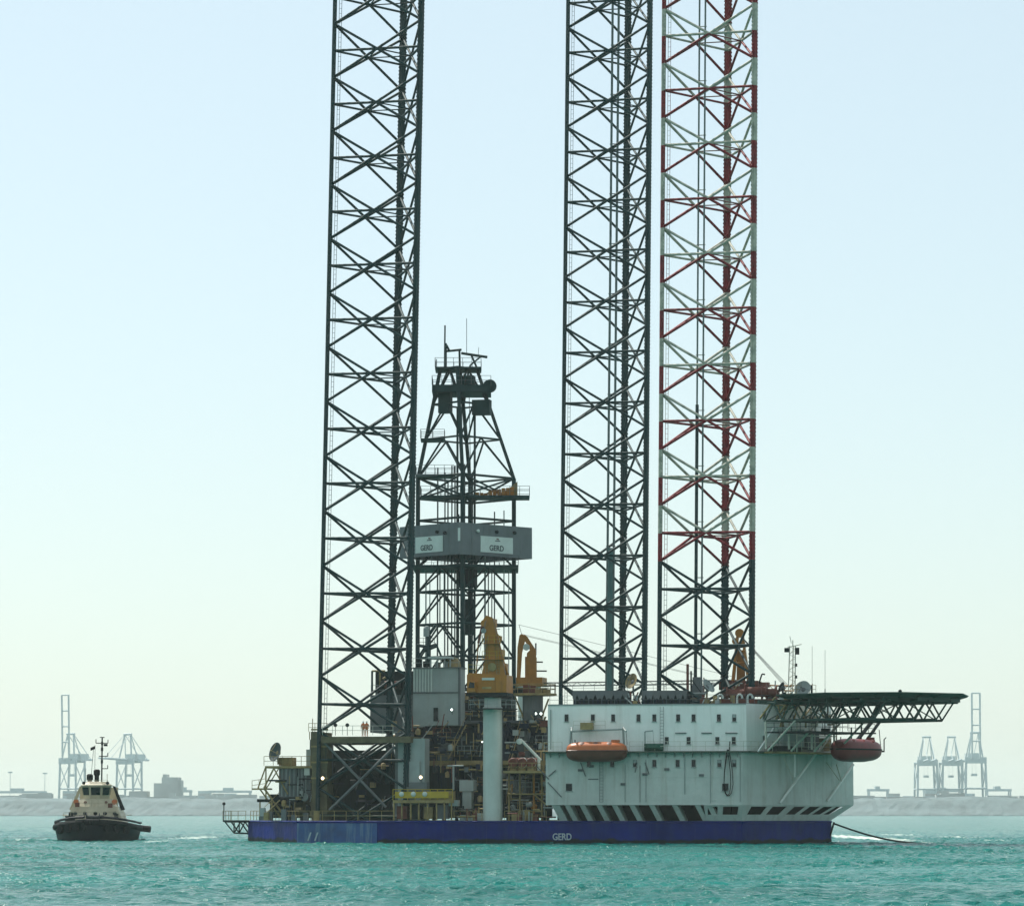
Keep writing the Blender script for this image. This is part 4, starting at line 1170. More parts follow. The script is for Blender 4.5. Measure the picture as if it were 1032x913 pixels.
# wind wall with two lettered boards
ww = [Vector((dC.x, dC.y, 0)) + wv(*o) for o in ((-.75, -8.2), (8.35, .5), (.75, 8.2), (-8.35, -.5))]
WALL = mat('wind_wall_grey', (0.135, 0.155, 0.165), 0.6, var=0.12, scale=0.6, streak=0.3, streak_col=(0.08, 0.07, 0.05))
zw0, zw1 = dz_(563), dz_(531.5)
for k in range(4):
    a, b = ww[k], ww[(k + 1) % 4]
    d_ = (b - a).normalized(); n_ = Vector((d_.y, -d_.x, 0))
    if n_.dot(a - Vector((dC.x, dC.y, 0))) < 0: n_ = -n_
    inn = -n_ * .12
    N = 6
    for j in range(N):
        p0, p1 = a.lerp(b, j / N) + d_ * .015, a.lerp(b, (j + 1) / N) - d_ * .015
        MB().extr([p0 + Vector((0, 0, zw0)), p1 + Vector((0, 0, zw0)), p1 + Vector((0, 0, zw1)), p0 + Vector((0, 0, zw1))], inn).build('wall_panel', WALL, der)
    for z in (zw0 + .1, zw1 - .1):
        rod('wall_rail', a + Vector((0, 0, z)) + inn * 1.8, b + Vector((0, 0, z)) + inn * 1.8, .1, WALL, der)
    if k in (0, 3):
        # board on the near-right and near-left walls
        px0, px1 = ((484, 516.5) if k == 0 else (419, 446.5))
        q0 = onplane(px0, 557.5, a, n_); q1 = onplane(px1, 557.5, a, n_)
        zz0 = onplane((px0 + px1) / 2, 557.3 if k == 0 else 556.6, a, n_).z; zz1 = onplane((px0 + px1) / 2, 541 if k == 0 else 540.5, a, n_).z
        q0.z = q1.z = 0
        MB().extr([q0 + n_*.02 + Vector((0,0,zz0)), q1 + n_*.02 + Vector((0,0,zz0)), q1 + n_*.02 + Vector((0,0,zz1)), q0 + n_*.02 + Vector((0,0,zz1))], n_ * .06).build('sign_board', SIGN, der)
        L = (q1 - q0).length; dd = (q1 - q0).normalized()
        o_ = q0 + dd * L * (.27 if k == 0 else .20) + n_ * .1 + Vector((0, 0, zz0 + .28))
        lettering('sign_lettering', 'GERD', .95, LETDK, der, o_, dd, (0, 0, 1), .012, fit=L * .44)
        # small pale emblem strokes above the word
        em = q0 + dd * L * .52 + n_ * .09 + Vector((0, 0, zz0 + 1.45))
        MB().extr([em - dd * .5, em + dd * .5, em + dd * .38 + Vector((0, 0, .13)), em - dd * .38 + Vector((0, 0, .13))], n_ * .02).build('sign_emblem', GREY, der)
        MB().extr([em - dd * .22 + Vector((0, 0, .24)), em + dd * .25 + Vector((0, 0, .2)), em + dd * .2 + Vector((0, 0, .34)), em - dd * .15 + Vector((0, 0, .38))], n_ * .02).build('sign_emblem', RUST, der)
    if k == 3:
        q = onplane(462, 545, a, n_); MB().extr([q + n_*.02, q + d_*.35 + n_*.02, q + d_*.35 + n_*.02 + Vector((0,0,1.6)), q + n_*.02 + Vector((0,0,1.6))], n_ * .08).build('wall_door', SIGN, der)
for px, py in ((500, 536), (481, 535), (518, 537), (449, 537), (441, 536)):
    k = 0 if px > 466 else 3
    a, b = ww[k], ww[(k + 1) % 4]; d_ = (b - a).normalized(); n_ = Vector((d_.y, -d_.x, 0))
    if n_.dot(a - Vector((dC.x, dC.y, 0))) < 0: n_ = -n_
    q = onplane(px, py, a, n_)
    MB().lathe(q, [(.2, 0), (.22, .25), (.05, .35)], 8, n_).build('floodlight', SIGN if px == 481 else DARK, der)
# platforms on the derrick
def dplat(off, sx, sy, py, name='platform', m=DERR, rail=True, th=.25):
    c = Vector((dC.x, dC.y, dz_(py))) + wv(*off)
    pts = [c + wv(-sx, -sy), c + wv(sx, -sy), c + wv(sx, sy), c + wv(-sx, sy)]
    MB().extr(pts, (0, 0, -th)).build(name, m, der)
    if rail: MB().rail(pts + pts[:1], 1.15, 1.2, .035).build('platform_railing', GREY, der)
    return c
dplat((0, 0), 6.6, 6.0, 572.5, 'lower_gallery')
dplat((1.2, -3.2), 6.8, 2.3, 503, 'upper_gallery', DERR)
dplat((-3.9, -1.0), 2.4, 2.0, 480, 'racking_board', GREY)
dplat((-4.2, -.6), 1.5, 1.5, 443.5, 'stabbing_board', DERR)
dplat((-.55, -.2), 3.7, 3.2, 391, 'crown_platform', DERR, True, .9)
dplat((-1.0, 0), 2.9, 2.3, 372, 'top_platform', DERR)
mb = MB()
for k in range(9):
    c = Vector((dC.x, dC.y, dz_(503) + .15)) + wv(1.2 + k * .55, -4.0 + (k % 3) * .5)
    mb.box(c.x, c.x + .4, c.y, c.y + .6, c.z, c.z + .35 + .22 * k * (k > 2) * .4)
mb.build('finger_board', YEL, der)
c = Vector((dC.x, dC.y, dz_(503))) + wv(4.6, -2.6)
MB().extr([c, c + wv(1.9, 0), c + wv(1.9, 0) + Vector((0, 0, 2.0)), c + wv(.3, 0) + Vector((0, 0, .7))], wv(0, .9)).build('racking_arm', OLIVE, der)
for off, py0, py1, s_ in (((-2.6, -1.6), 418, 396, .8), ((2.0, -1.8), 420, 405, 1.15), ((.2, -.6), 388, 380, .9)):
    c = Vector((dC.x, dC.y, 0)) + wv(*off)
    MB().box(c.x - s_, c.x + s_, c.y - .6, c.y + .6, dz_(py0), dz_(py1)).build('equipment_cage', DERR, der)
c = Vector((dC.x, dC.y, dz_(391))) + wv(3.0, -1.8)
MB().lathe(c, [(.85, -.2), (.85, .2)], 18, wv(.3, -1)).build('sheave', DERR, der)
for x, y in ((-.2, -.5), (.5, .6)):
    MB().lathe(Vector((dC.x, dC.y, dz_(383))) + wv(x, y), [(.75, -.15), (.75, .15)], 16, wv(1, 0)).build('crown_sheave', RUST, der)
T = lambda px, py, v=DV - 1: on(px, py, v)
for a, b, r_ in (((448, 373), (448.5, 328), .10), ((470.3, 356), (470.3, 321), .035), ((450, 348), (453, 354), .16), ((450, 354), (465, 352.5), .15), ((463, 352), (463.5, 375), .15), ((465, 356), (491, 360), .17), ((475, 358), (482, 374), .14), ((484, 360), (474, 368), .12), ((474, 368), (471, 381), .13), ((482, 358), (482.5, 350), .03), ((449, 346), (449, 374), .2), ((440, 373), (440, 362), .05)):
    rod('crown_beam', T(*a), T(*b), r_, DERR, der)

# ================================================================== substructure under the derrick
sub = thing('drill_floor_substructure', (dC.x, dC.y, DZ), 'dark beamed drill floor base under the derrick, crossed by walkways', 'substructure')
def fill(parent, name, px0, px1, py0, py1, v, dep, m):
    a = on(px0, py1, v); b = on(px1, py0, v)
    return MB().box(a.x, b.x, v, v + dep, a.z, b.z).build(name, m, parent)
fill(sub, 'drill_floor', 414, 552, 725.5, 729, 9, 22, GREY)
fill(sub, 'rear_wall', 405, 556, 729, 824, 20, .4, DARK)
fill(sub, 'middle_deck', 428, 552, 766, 771, 3, 16, OLIVE)
fill(sub, 'cantilever_beam', 425, 550, 733, 745, 10.5, .7, DBLUE)
fill(sub, 'cantilever_beam', 425, 550, 752, 761, 9.5, .7, DBLUE)
fill(sub, 'floor_skirt', 465, 516, 700, 727, 13, .5, DARK)
for px in (428, 447, 466, 484, 512, 530, 547):
    a = on(px, 826, 8); MB().box(a.x - .22, a.x + .22, 8, 8.45, DZ, on(px, 727, 8).z).build('column', DBLUE, sub)
for px in (437, 460, 512, 536):
    a = on(px, 826, 3.4); MB().box(a.x - .18, a.x + .18, 3.4, 3.8, DZ, on(px, 770, 3.4).z).build('column', DARK, sub)
for a, b in (((428, 730), (447, 764)), ((466, 730), (447, 764)), ((512, 733), (530, 764)), ((547, 733), (530, 764)), ((448, 726), (464, 752))):
    rod('floor_brace', on(*a, 7.9), on(*b, 7.9), .14, DBLUE if a[0] != 448 else GREYW, sub)
MB().rail([on(428, 766, 3.1), on(487, 766, 3.1)], 1.1, 1.5, .04).build('railing', OLIVE, sub)
MB().rail([on(448, 725.5, 9.1), on(487, 725.5, 9.1)], 1.1, 1.5, .04).build('railing', GREYW, sub)
MB().rail([on(507, 725.5, 9.1), on(548, 725.5, 9.1)], 1.1, 1.5, .04).build('railing', OLIVE, sub)
rg = random.Random(21)
for k in range(26):
    px = rg.uniform(432, 548); top = rg.uniform(735, 758); v = rg.uniform(4, 8)
    a = on(px, 766, v); h_ = on(px, top, v).z - a.z; wd = rg.uniform(.3, 1.1)
    MB().box(a.x - wd, a.x + wd, v, v + .8, a.z, a.z + h_).build('machinery_case', rg.choice((DBLUE, DARK, DBLUE, GREY)), sub)
for k in range(22):
    px = rg.uniform(428, 545); py = rg.uniform(735, 822); v = rg.uniform(3, 8); a = on(px, py, v)
    if k % 3 == 0: rod('pipe', a, a + Vector((0, 0, rg.uniform(1, 3))), rg.uniform(.06, .16), rg.choice((GREYW, OLIVE, DARK)), sub)
    else: rod('pipe', a, a + Vector((rg.uniform(1.5, 6), 0, 0)), rg.uniform(.05, .15), rg.choice((GREY, OLIVE, DARK, RUST)), sub)

# ================================================================== white deckhouse left of the crane
dh = thing('deckhouse', on(440, 730, 6), 'tall grey-white corrugated deckhouse between the left leg and yellow crane', 'deckhouse')
a = on(416, 731, 5); b = on(462.5, 673, 5)
u1, u2 = a.x, b.x; z1, z2 = a.z, b.z
MB().box(u1, u2, 5.12, 8.6, z1, z2).build('wall_core', GREYW, dh)
us = on(436, 700, 5).x; k = u1
while k < us - .1:
    box('corrugation', k + .05, k + .24, 5, 5.12, on(440, 697, 5).z, z2 - .1, PED, dh); k += .36
box('wall_sheet', u1 + .02, u2 - .02, 5.06, 5.12, z1, on(440, 698, 5).z, GREYW, dh)
box('belt_rail', u1, u2 + .1, 4.98, 5.05, on(440, 698, 5).z - .08, on(440, 698, 5).z + .1, GREY, dh)
box('corner_post', u2 - .1, u2 + .15, 5.0, 5.3, z1, z2 + .1, GREY, dh)
MB().prism([(u1 - .1, 4.9), (u2 + .2, 4.9), (u2 + .2, 8.7), (u1 - .1, 8.7)], z2, z2 + .12).build('roof', GREY, dh)
MB().rail([(u1, 5.0, z2 + .12), (u2, 5.0, z2 + .12)], 1.1, 1.2, .035).build('roof_railing', GREYW, dh)
a = on(437, 724, 5); MB().box(a.x, a.x + .55, 4.9, 5.05, a.z - .3, on(437, 713, 5).z).build('door', GLASS, dh)
a = on(433, 664, 7); b = on(455, 662, 7); box('roof_canopy', a.x, b.x, 6, 9, a.z, a.z + .25, PED, dh)
for px in (434, 441, 448, 454): rod('canopy_post', on(px, 673, 6.2), on(px, 664, 6.2), .06, GREYW, dh)
for px, hpx, wpx in ((421, 8, 5), (428, 6, 4), (440, 5, 4), (449, 6, 5)):
    a = on(px, 672, 8); MB().box(a.x - wpx/17, a.x + wpx/17, 8, 9, a.z, a.z + hpx / 8.3).build('roof_unit', GREYW if px > 430 else DARK, dh)
# ---- knuckle-boom service crane and mud tank on its roof
kc = thing('service_crane', on(432, 672, 9), 'small dark service crane on the deckhouse roof under the derrick', 'crane')
for a, b, r_ in (((432, 672), (432, 640), .28), ((432, 640), (439, 630), .2), ((427, 655), (440, 650), .3), ((440, 650), (449, 672), .14), ((424, 662), (433, 648), .12), ((420, 650), (432, 652), .2)):
    rod('boom' if r_ == .2 else 'frame_bar', on(*a, 9), on(*b, 9), r_, DERR, kc)
a = on(430, 634, 9); MB().lathe(a, [(.42, -.9), (.42, .1), (.3, .35), (.1, .4)], 10).build('cab', GREYW, kc)
MB().rail([on(421, 651, 9), on(438, 651, 9)], 1.0, .8, .035).build('railing', DERR, kc)
tk = thing('round_tank', on(455, 672, 9), 'dull olive domed tank on the deckhouse roof beside the derrick', 'tank')
a = on(456, 672, 9); MB().lathe(a, [(1.05, -1.2), (1.05, .25), (.95, .7), (.6, 1.1), (.1, 1.25)], 16).build('shell', OLIVE, tk, True)
MB().lathe(a, [(.2, 1.2), (.2, 1.5), (.05, 1.55)], 8).build('cap', DARK, tk)
# ---- grey winch house left of the deckhouse, behind the left leg
wh = thing('winch_house', on(392, 735, 12), 'grey plated winch house behind the left lattice leg', 'deckhouse')
a = on(373, 738, 11); b = on(416, 700, 11)
MB().box(a.x, b.x, 11, 17, a.z, b.z).build('wall', GREY, wh)
MB().box(a.x + .5, b.x, 11.6, 16, b.z, on(400, 676, 11).z).build('upper_wall', DARK, wh)
MB().rail([on(374, 700, 11), on(392, 700, 11)], 1.2, .8, .04).build('railing', GREYW, wh)
for a, b in (((375, 700), (375, 676)), ((375, 676), (388, 676)), ((383, 676), (383, 690)), ((386, 684), (398, 676)), ((384, 700), (396, 684))):
    rod('frame_bar', on(*a, 10.8), on(*b, 10.8), .13, DERR if a[1] == 700 else OLIVE, wh)
for k in range(5):
    a = on(386 + 4 * k, 690, 10.6); MB().lathe(a, [(.5, -.25), (.5, .25)], 12, (1, 0, 0)).build('drum', RUST if k % 2 else DARK, wh)

# ================================================================== cranes
def gantry_plate(parent, pts, v0, th, m, name='gantry_plate'):
    return MB().extr([on(px, py, v0) for px, py in pts], (0, th, 0)).build(name, m, parent)
CV = -6.4
pc = thing('pedestal_crane', (on(496.5, 826, CV).x, CV, DZ), 'yellow crane on a tall white pedestal column at mid hull', 'crane', 'yellow pedestal cranes')
pcx = on(496.5, 780, CV).x
MB().lathe((pcx, CV, DZ), [(1.14, 0), (1.14, zat(713, CV) - DZ - .3), (1.2, zat(713, CV) - DZ), (1.0, zat(712, CV) - DZ + .05), (1.0, zat(703, CV) - DZ)], 28).build('pedestal', PED, pc, True)
for py in (742, 771, 800):
    MB().lathe((pcx, CV, zat(py, CV)), [(1.155, -.03), (1.155, .03)], 28).build('weld_ring', PED, pc)
MB().lathe((pcx, CV, zat(703, CV)), [(1.9, 0), (1.9, .35), (1.7, .8)], 24).build('slew_ring', DARK, pc)
zc = zat(715, CV)
MB().lathe((pcx, CV, zc), [(1.15, 0), (3.0, 0), (3.0, .12), (1.15, .12)], 8).build('access_ring', DARK, pc)
MB().rail([(pcx + 2.9 * math.cos(rad(a)), CV + 2.9 * math.sin(rad(a)), zc + .12) for a in range(0, 361, 45)], 1.0, 1.4, .03).build('ring_railing', GREYW, pc)
for a, b in (((481, 716), (489, 726)), ((512, 716), (505, 726))): rod('ring_strut', on(*a, CV), on(*b, CV), .08, DARK, pc)
# rotating house
a = on(470, 699, CV - 1.6); b = on(510, 679, CV - 1.6)
MB().extr([on(470.5, 698, CV - 1.8), on(510.5, 697.5, CV - 1.8), on(510.5, 680, CV - 1.8), on(473, 678, CV - 1.8), on(470.5, 680, CV - 1.8)], (0, 3.8, 0)).build('machinery_house', YEL, pc)
MB().extr([on(469.5, 701, CV - 1.9), on(511, 701, CV - 1.9), on(511, 698, CV - 1.9), on(469.5, 698, CV - 1.9)], (0, 4.0, 0)).build('house_base', DARK, pc)
c = on(492, 684, CV - 1.85); box('vent_grille', c.x - .75, c.x + .75, CV - 1.86, CV - 1.8, c.z - .14, c.z + .14, PED, pc)
c = on(490.5, 693, CV - 1.85); box('nameplate', c.x - .55, c.x + .55, CV - 1.86, CV - 1.8, c.z - .12, c.z + .12, OLIVE, pc)
for px in (478, 502, 508):
    u = on(px, 690, CV).x; box('house_rib', u - .04, u + .04, CV - 1.87, CV - 1.8, on(px, 697, CV - 1.8).z, on(px, 682, CV - 1.8).z, YEL, pc)
MB().rail([on(472, 678, CV - 1.7), on(486, 679, CV - 1.7)], 1.0, .8, .03).build('house_railing', YRAIL, pc)
# gantry tower: two side plates joined by cross plates
for v0 in (CV - 1.5, CV + 1.1):
    gantry_plate(pc, [(485.5, 680), (509, 680), (506.5, 660), (499, 628), (496, 622), (490, 620), (487, 624), (488.5, 640), (489.5, 660)], v0, .18, YEL)
for py0, py1, x0, x1 in ((676, 668, 487, 508), (661, 654, 490, 505), (645, 640, 490, 502), (630, 623, 488, 497)):
    a = on(x0, py0, CV - 1.3); b = on(x1, py1, CV - 1.3); MB().box(a.x, b.x, CV - 1.38, CV + 1.08, a.z, b.z).build('gantry_cross_plate', YEL, pc)
for px, py, R_, m_ in ((488, 628, .42, YEL), (487.5, 635.5, .3, GREYW), (496, 672, .5, OLIVE)):
    MB().lathe(on(px, py, CV - 1.55), [(R_, -.14), (R_, .04), (R_ * .4, .05)], 14, (0, 1, 0)).build('sheave', m_, pc)
for a, b, r_, m_ in (((506, 662), (512, 680), .13, YEL), ((486, 630), (482, 648), .16, RUST), ((482, 648), (480, 678), .08, YEL), ((499, 640), (505, 642), .08, YEL), ((505, 642), (504, 648), .08, YEL), ((500, 634), (504, 634), .05, GREYW)):
    rod('stay_bar', on(*a, CV - .6), on(*b, CV - .6), r_, m_, pc)
# boom lowered, pointing away from the camera over the deck
for s_ in (-.9, .9):
    for z in (0, 1.2):
        rod('boom_chord', (pcx + s_ + .6, CV + 2, zat(689, CV) + z), (pcx - 4.5 + s_ * .5, CV + 27, zat(689, CV) + z + 1.5), .09, YEL, pc)
for k in range(14):
    t0, t1 = k / 14, (k + 1) / 14
    P = lambda t, s_, z: Vector((pcx + .6 - 5.1 * t + s_ * (.9 - .45 * t), CV + 2 + 25 * t, zat(689, CV) + z + 1.5 * t))
    sg_ = 1 if k % 2 else -1
    rod('boom_lacing', P(t0, sg_, 0), P(t1, -sg_, 0), .05, YEL, pc, 4); rod('boom_lacing', P(t0, -.9, 0), P(t1, -.9, 1.2), .05, YEL, pc, 4); rod('boom_lacing', P(t0, .9, 1.2), P(t1, .9, 0), .05, YEL, pc, 4)
# ---- second crane on the far side, boom lying to the right
C2V = 44.5
c2 = thing('pedestal_crane', on(530, 700, C2V), 'yellow crane right of the derrick, its long boom lowered to the right', 'crane', 'yellow pedestal cranes')
c2x = on(531, 700, C2V).x
MB().lathe((c2x, C2V, DZ), [(1.2, 0), (1.2, zat(697, C2V) - DZ), (1.8, zat(697, C2V) - DZ + .1), (1.8, zat(692, C2V) - DZ)], 20).build('pedestal', PED, c2, True)
MB().box(c2x - 2.6, c2x + 2.4, C2V - 1.7, C2V + 1.7, zat(692, C2V), zat(683, C2V)).build('machinery_house', YEL, c2)
for v0 in (C2V - 1.5, C2V + 1.3):
    gantry_plate(c2, [(529.5, 690), (540.5, 690), (540, 655), (531, 641), (528, 639), (527.5, 643), (534, 655), (531, 658)], v0, .2, YEL)
    gantry_plate(c2, [(520.5, 690), (524, 690), (526, 658), (530, 642), (526, 638.5), (523.5, 640), (521.5, 652)], v0 + .02, .16, YEL, 'front_leg')
a = on(531, 662, C2V); MB().box(a.x, a.x + 1.1, C2V - 1.3, C2V + 1.3, on(531, 688, C2V).z, a.z).build('gantry_cross_plate', YEL, c2)
MB().lathe(on(530.5, 652, C2V - 1.55), [(.45, -.1), (.45, .05)], 12, (0, 1, 0)).build('sheave', PED, c2)
for a, b in (((541, 667), (547, 667)), ((541, 676), (551, 676)), ((540, 660), (540, 648))): rod('platform_bar', on(*a, C2V), on(*b, C2V), .1, DARK, c2)
for py in (688.2, 691.4):
    for s_ in (-.7, .7):
        rod('boom_chord', on(535, py, C2V + s_), on(742, py - 3, C2V + s_ * .4), .085, GREY, c2)
for k in range(40):
    x0, x1 = 535 + k * 5.175, 535 + (k + 1) * 5.175
    rod('boom_lacing', on(x0, 688.2 - .075 * k if k % 2 else 691.4 - .075 * k, C2V - .6), on(x1, 691.4 - .075 * k if k % 2 else 688.2 - .075 * k, C2V - .6), .035, GREY, c2, 4)
for a, b in (((526, 639), (700, 679)), ((528, 640.5), (700, 680)), ((523, 629.5), (738, 681.5))):
    rod('luffing_rope', on(*a, C2V), on(*b, C2V), .035, WIRE, c2, 4)
rod('luffing_rope', on(523, 629.5, C2V), on(526, 640, C2V), .04, WIRE, c2, 4)
# ---- third crane seen through the red-banded leg
C3V = 13.0
c3 = thing('pedestal_crane', on(745, 700, C3V), 'yellow crane seen end-on through the foot of the red-banded leg', 'crane', 'yellow pedestal cranes')
c3x = on(746, 700, C3V).x
MB().lathe((c3x, C3V, DZ), [(1.2, 0), (1.2, zat(694, C3V) - DZ), (1.7, zat(693, C3V) - DZ), (1.7, zat(690, C3V) - DZ)], 20).build('pedestal', PED, c3, True)
for x0, x1, x2, x3, in ((736.5, 739.5, 742, 744), (753, 756, 747, 749)):
    gantry_plate(c3, [(x0, 690), (x1, 690), (x3, 640), (x2, 640)], C3V, .9, YEL, 'gantry_leg')
gantry_plate(c3, [(742, 690), (751, 690), (750, 656), (743, 656)], C3V + .5, .4, YEL, 'gantry_back_plate')
for py in (648, 656, 668): rod('gantry_tie', on(741, py, C3V), on(751, py, C3V), .14, YEL, c3)
MB().lathe(on(745.5, 638, C3V), [(.55, -.3), (.55, .3)], 14, (0, 1, 0)).build('sheave', YEL, c3)
MB().lathe(on(741, 646, C3V), [(.4, -.2), (.4, .2)], 12, (0, 1, 0)).build('sheave', YEL, c3)
MB().box(c3x - 2.4, c3x + 2.4, C3V - 1.6, C3V + 1.8, zat(697, C3V), zat(688, C3V)).build('machinery_house', RUST, c3)
for k in range(4): rod('luffing_rope', on(747 + k * .4, 642, C3V), on(791 + k * 1.6, 692, C3V - 2), .03, WIRE, c3, 4)
for z_ in (690, 695):
    for s_ in (-.6, .6): rod('boom_chord', on(750, z_, C3V + s_), on(800, z_ + 1, C3V - 2 + s_), .09, YEL, c3)
for k in range(10): rod('boom_lacing', on(750 + k * 5, 690 if k % 2 else 695, C3V), on(755 + k * 5, 695.2 if k % 2 else 690.2, C3V), .05, YEL, c3, 4)

# ================================================================== round platform between crane and block
rp = thing('round_platform', on(537, 726, 4), 'round railed platform on a grey post left of the pale block', 'platform')
c = on(537, 701, 4)
MB().lathe((c.x, c.y, c.z), [(2.9, 0), (2.9, .25)], 20).build('deck_plate', OLIVE, rp)
MB().rail([(c.x + 2.8 * math.cos(rad(a)), c.y + 2.8 * math.sin(rad(a)), c.z + .25) for a in range(0, 361, 30)], 1.1, 1.5, .05).build('railing', OLIVE, rp)
MB().lathe((c.x, c.y, on(537, 726, 4).z), [(1.25, 0), (1.25, c.z - on(537, 726, 4).z)], 14).build('post', GREY, rp)
for k in range(7):
    a = rad(51 * k); MB().box(c.x + 1.7*math.cos(a) - .4, c.x + 1.7*math.cos(a) + .4, c.y + 1.7*math.sin(a) - .3, c.y + 1.7*math.sin(a) + .3, c.z + .25, c.z + .25 + .5 + .25 * (k % 3)).build('stored_drum', (OLIVE, DARK, RUST)[k % 3], rp)
for a, b in (((519, 702), (534, 738)), ((553, 704), (540, 738)), ((544, 735), (550, 722))): rod('support_strut', on(*a, 3.5), on(*b, 3.5), .12, OLIVE, rp)

# ================================================================== life rafts, small davit at the block's left corner
rd_ = thing('raft_platform', on(528, 775, -4), 'yellowish bracket platform holding red life rafts beside the crane pedestal', 'platform')
a = on(507, 779, -5); b = on(549, 776.5, -5)
MB().box(a.x, b.x, -6.5, -2.5, a.z, b.z).build('deck_plate', OLIVE, rd_)
MB().rail([(a.x, -6.4, b.z), (b.x, -6.4, b.z)], .9, 1.2, .05).build('railing', OLIVE, rd_)
for px in (513, 524, 538, 546):
    p_ = on(px, 778, -4.2); rod('support_post', (p_.x, -4.2, DZ), (p_.x, -4.2, p_.z), .13, OLIVE if px != 538 else YEL, rd_)
for a, b in (((545, 757), (545, 778)), ((548, 757), (548, 778)), ((540, 757), (552, 757)), ((538, 800), (552, 812)), ((512, 800), (550, 800))): rod('frame_bar', on(*a, -4.5), on(*b, -4.5), .1, OLIVE, rd_)
rafts = []
for k, (px, lab) in enumerate(((518, 'red canister life raft nearest the crane pedestal'), (527, 'middle red canister life raft by the crane pedestal'), (536, 'red canister life raft nearest the pale block'))):
    t = thing('life_raft', on(px, 776, -5), lab, 'life raft', 'red life rafts')
    c = on(px, 768.5, -5)
    MB().lathe(c + Vector((0, -.9, 0)), [(.5, 0), (.62, .12), (.62, 1.6), (.5, 1.75)], 12, (.25, .95, 0)).build('canister', RUST, t, True)
    MB().lathe(c + Vector((0.02, -.7, 0)), [(.65, 0), (.65, .18)], 12, (.25, .95, 0)).build('strap', WHITE if k != 0 else BLACK, t)
    MB().box(c.x - .4, c.x + .4, -5.6, -4.2, on(px, 777, -5).z, c.z - .35).build('cradle', OLIVE, t)
dq = thing('raft_davit', on(544, 778, -5.2), 'white slanting davit arm above the red life rafts', 'davit')
rod('davit_post', on(543, 778, -5.4), on(543, 765, -5.4), .2, WHITE, dq, 8)
rod('davit_arm', on(545, 766, -5.4), on(524.5, 745, -5.4), .17, WHITE, dq, 8)
MB().lathe(on(523.5, 747, -5.4), [(.15, -.3), (.36, -.2), (.36, .2), (.15, .3)], 10, (0, 1, 0)).build('davit_head', WHITE, dq)
# lit work lamps
def lamp(px, py, v, m, label, r_=.12):
    t = thing('work_lamp', on(px, py + 1.5, v), label, 'lamp', 'lit work lamps')
    c = on(px, py, v)
    MB().lathe(c, [(r_ * .5, .25), (r_ * 1.25, .2), (r_ * 1.35, 0), (r_ * 1.2, -.02)], 12, (0, 1, 0)).build('housing', DARK, t)
    MB().lathe(c, [(.01, -.09), (r_ * .7, -.06), (r_ * 1.1, -.021), (r_ * 1.1, .0)], 12, (0, 1, 0)).build('lens', m, t, True)
    rod('bracket', c + Vector((0, .2, 0)), c + Vector((0, .2, -.6)), .04, DARK, t, 4)
lamp(455.3, 715, 4.6, LAMPW, 'lit lamp on the right edge of the corrugated deckhouse')
lamp(485.8, 747, 2.6, LAMPW, 'lit lamp just left of the crane pedestal')
lamp(540, 719, 2.0, LAMPW, 'left one of two lit lamps near the block roof corner')
lamp(545.2, 719, 2.0, LAMPW, 'right one of two lit lamps near the block roof corner')
lamp(325.2, 784, -4.6, LAMPO, 'warm lit lamp on the left chord of the left leg', .17)
lamp(424, 783, -5.6, LAMPO, 'warm lit lamp above the yellow railed platform', .17)

# ================================================================== frame round the left leg
jf = thing('leg_guide_tower', (0, 0, DZ), 'steel jacking frame and gallery around the foot of the left leg', 'jacking frame')
zg = zat(743.5, -4.8)
for (x0, x1, y0, y1) in ((on(324, 743, -4.8).x, on(414, 743, -4.8).x, -5.0, -4.0), (on(324, 743, -4.8).x, on(414, 743, -4.8).x, 7.4, 8.4), (on(324, 743, -4.8).x - .003, on(324, 743, -4.8).x + 1.0, -4.0, 7.4), (on(414, 743, -4.8).x - 1.0, on(414, 743, -4.8).x + .003, -4.0, 7.4)):
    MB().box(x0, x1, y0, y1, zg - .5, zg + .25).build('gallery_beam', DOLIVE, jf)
MB().rail([on(325, 740.5, -4.9), on(396, 740.5, -4.9)], 1.1, 1.3, .035).build('gallery_railing', LRAIL, jf)
box('rear_house', on(329, 800, 9).x, on(398, 800, 9).x, 9, 9.6, DZ, on(350, 756, 9).z, DARK, jf)
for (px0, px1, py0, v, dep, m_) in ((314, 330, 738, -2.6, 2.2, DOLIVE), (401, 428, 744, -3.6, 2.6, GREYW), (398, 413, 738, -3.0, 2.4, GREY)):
    a = on(px0, 800, v); b = on(px1, py0, v); MB().box(a.x, b.x, v, v + dep, DZ, b.z).build('jack_column', m_, jf)
for k, py in enumerate((735, 752, 768, 784)):
    a = on(314 - .5, py, -2.7); MB().box(a.x, a.x + 2.1, -2.75, -2.6, a.z - .1, a.z + .1).build('column_band', OLIVE, jf)
a = on(405, 797, -3.9); b = on(423, 767, -3.9); MB().box(a.x, b.x, -3.9, -3.6, a.z, b.z).build('cabinet', GREYW, jf)
a = on(410, 797, -4.2); MB().box(a.x, a.x + 1.3, -4.4, -3.91, a.z - .3, a.z + .5).build('junction_box', GREY, jf)
for a, b, r_ in (((326, 747), (389, 813), .17), ((332, 816), (398, 752), .17), ((350, 749), (372, 766), .14), ((392, 746), (361, 765), .14), ((355, 748.5), (380, 748.5), .1)):
    rod('frame_brace', on(*a, -4.2), on(*b, -4.2), r_, GREY if r_ > .15 else DARK, jf)
for k in range(3):
    rod('rear_brace', on(333 + 20 * k, 758, 8.7), on(352 + 20 * k, 812, 8.7), .15, DARK, jf); rod('rear_brace', on(352 + 20 * k, 758, 8.7), on(333 + 20 * k, 812, 8.7), .15, DARK, jf)
box('pinion_case', on(340, 800, 4).x, on(392, 800, 4).x, 4.5, 7, DZ, on(350, 790, 4).z, DARK, jf)
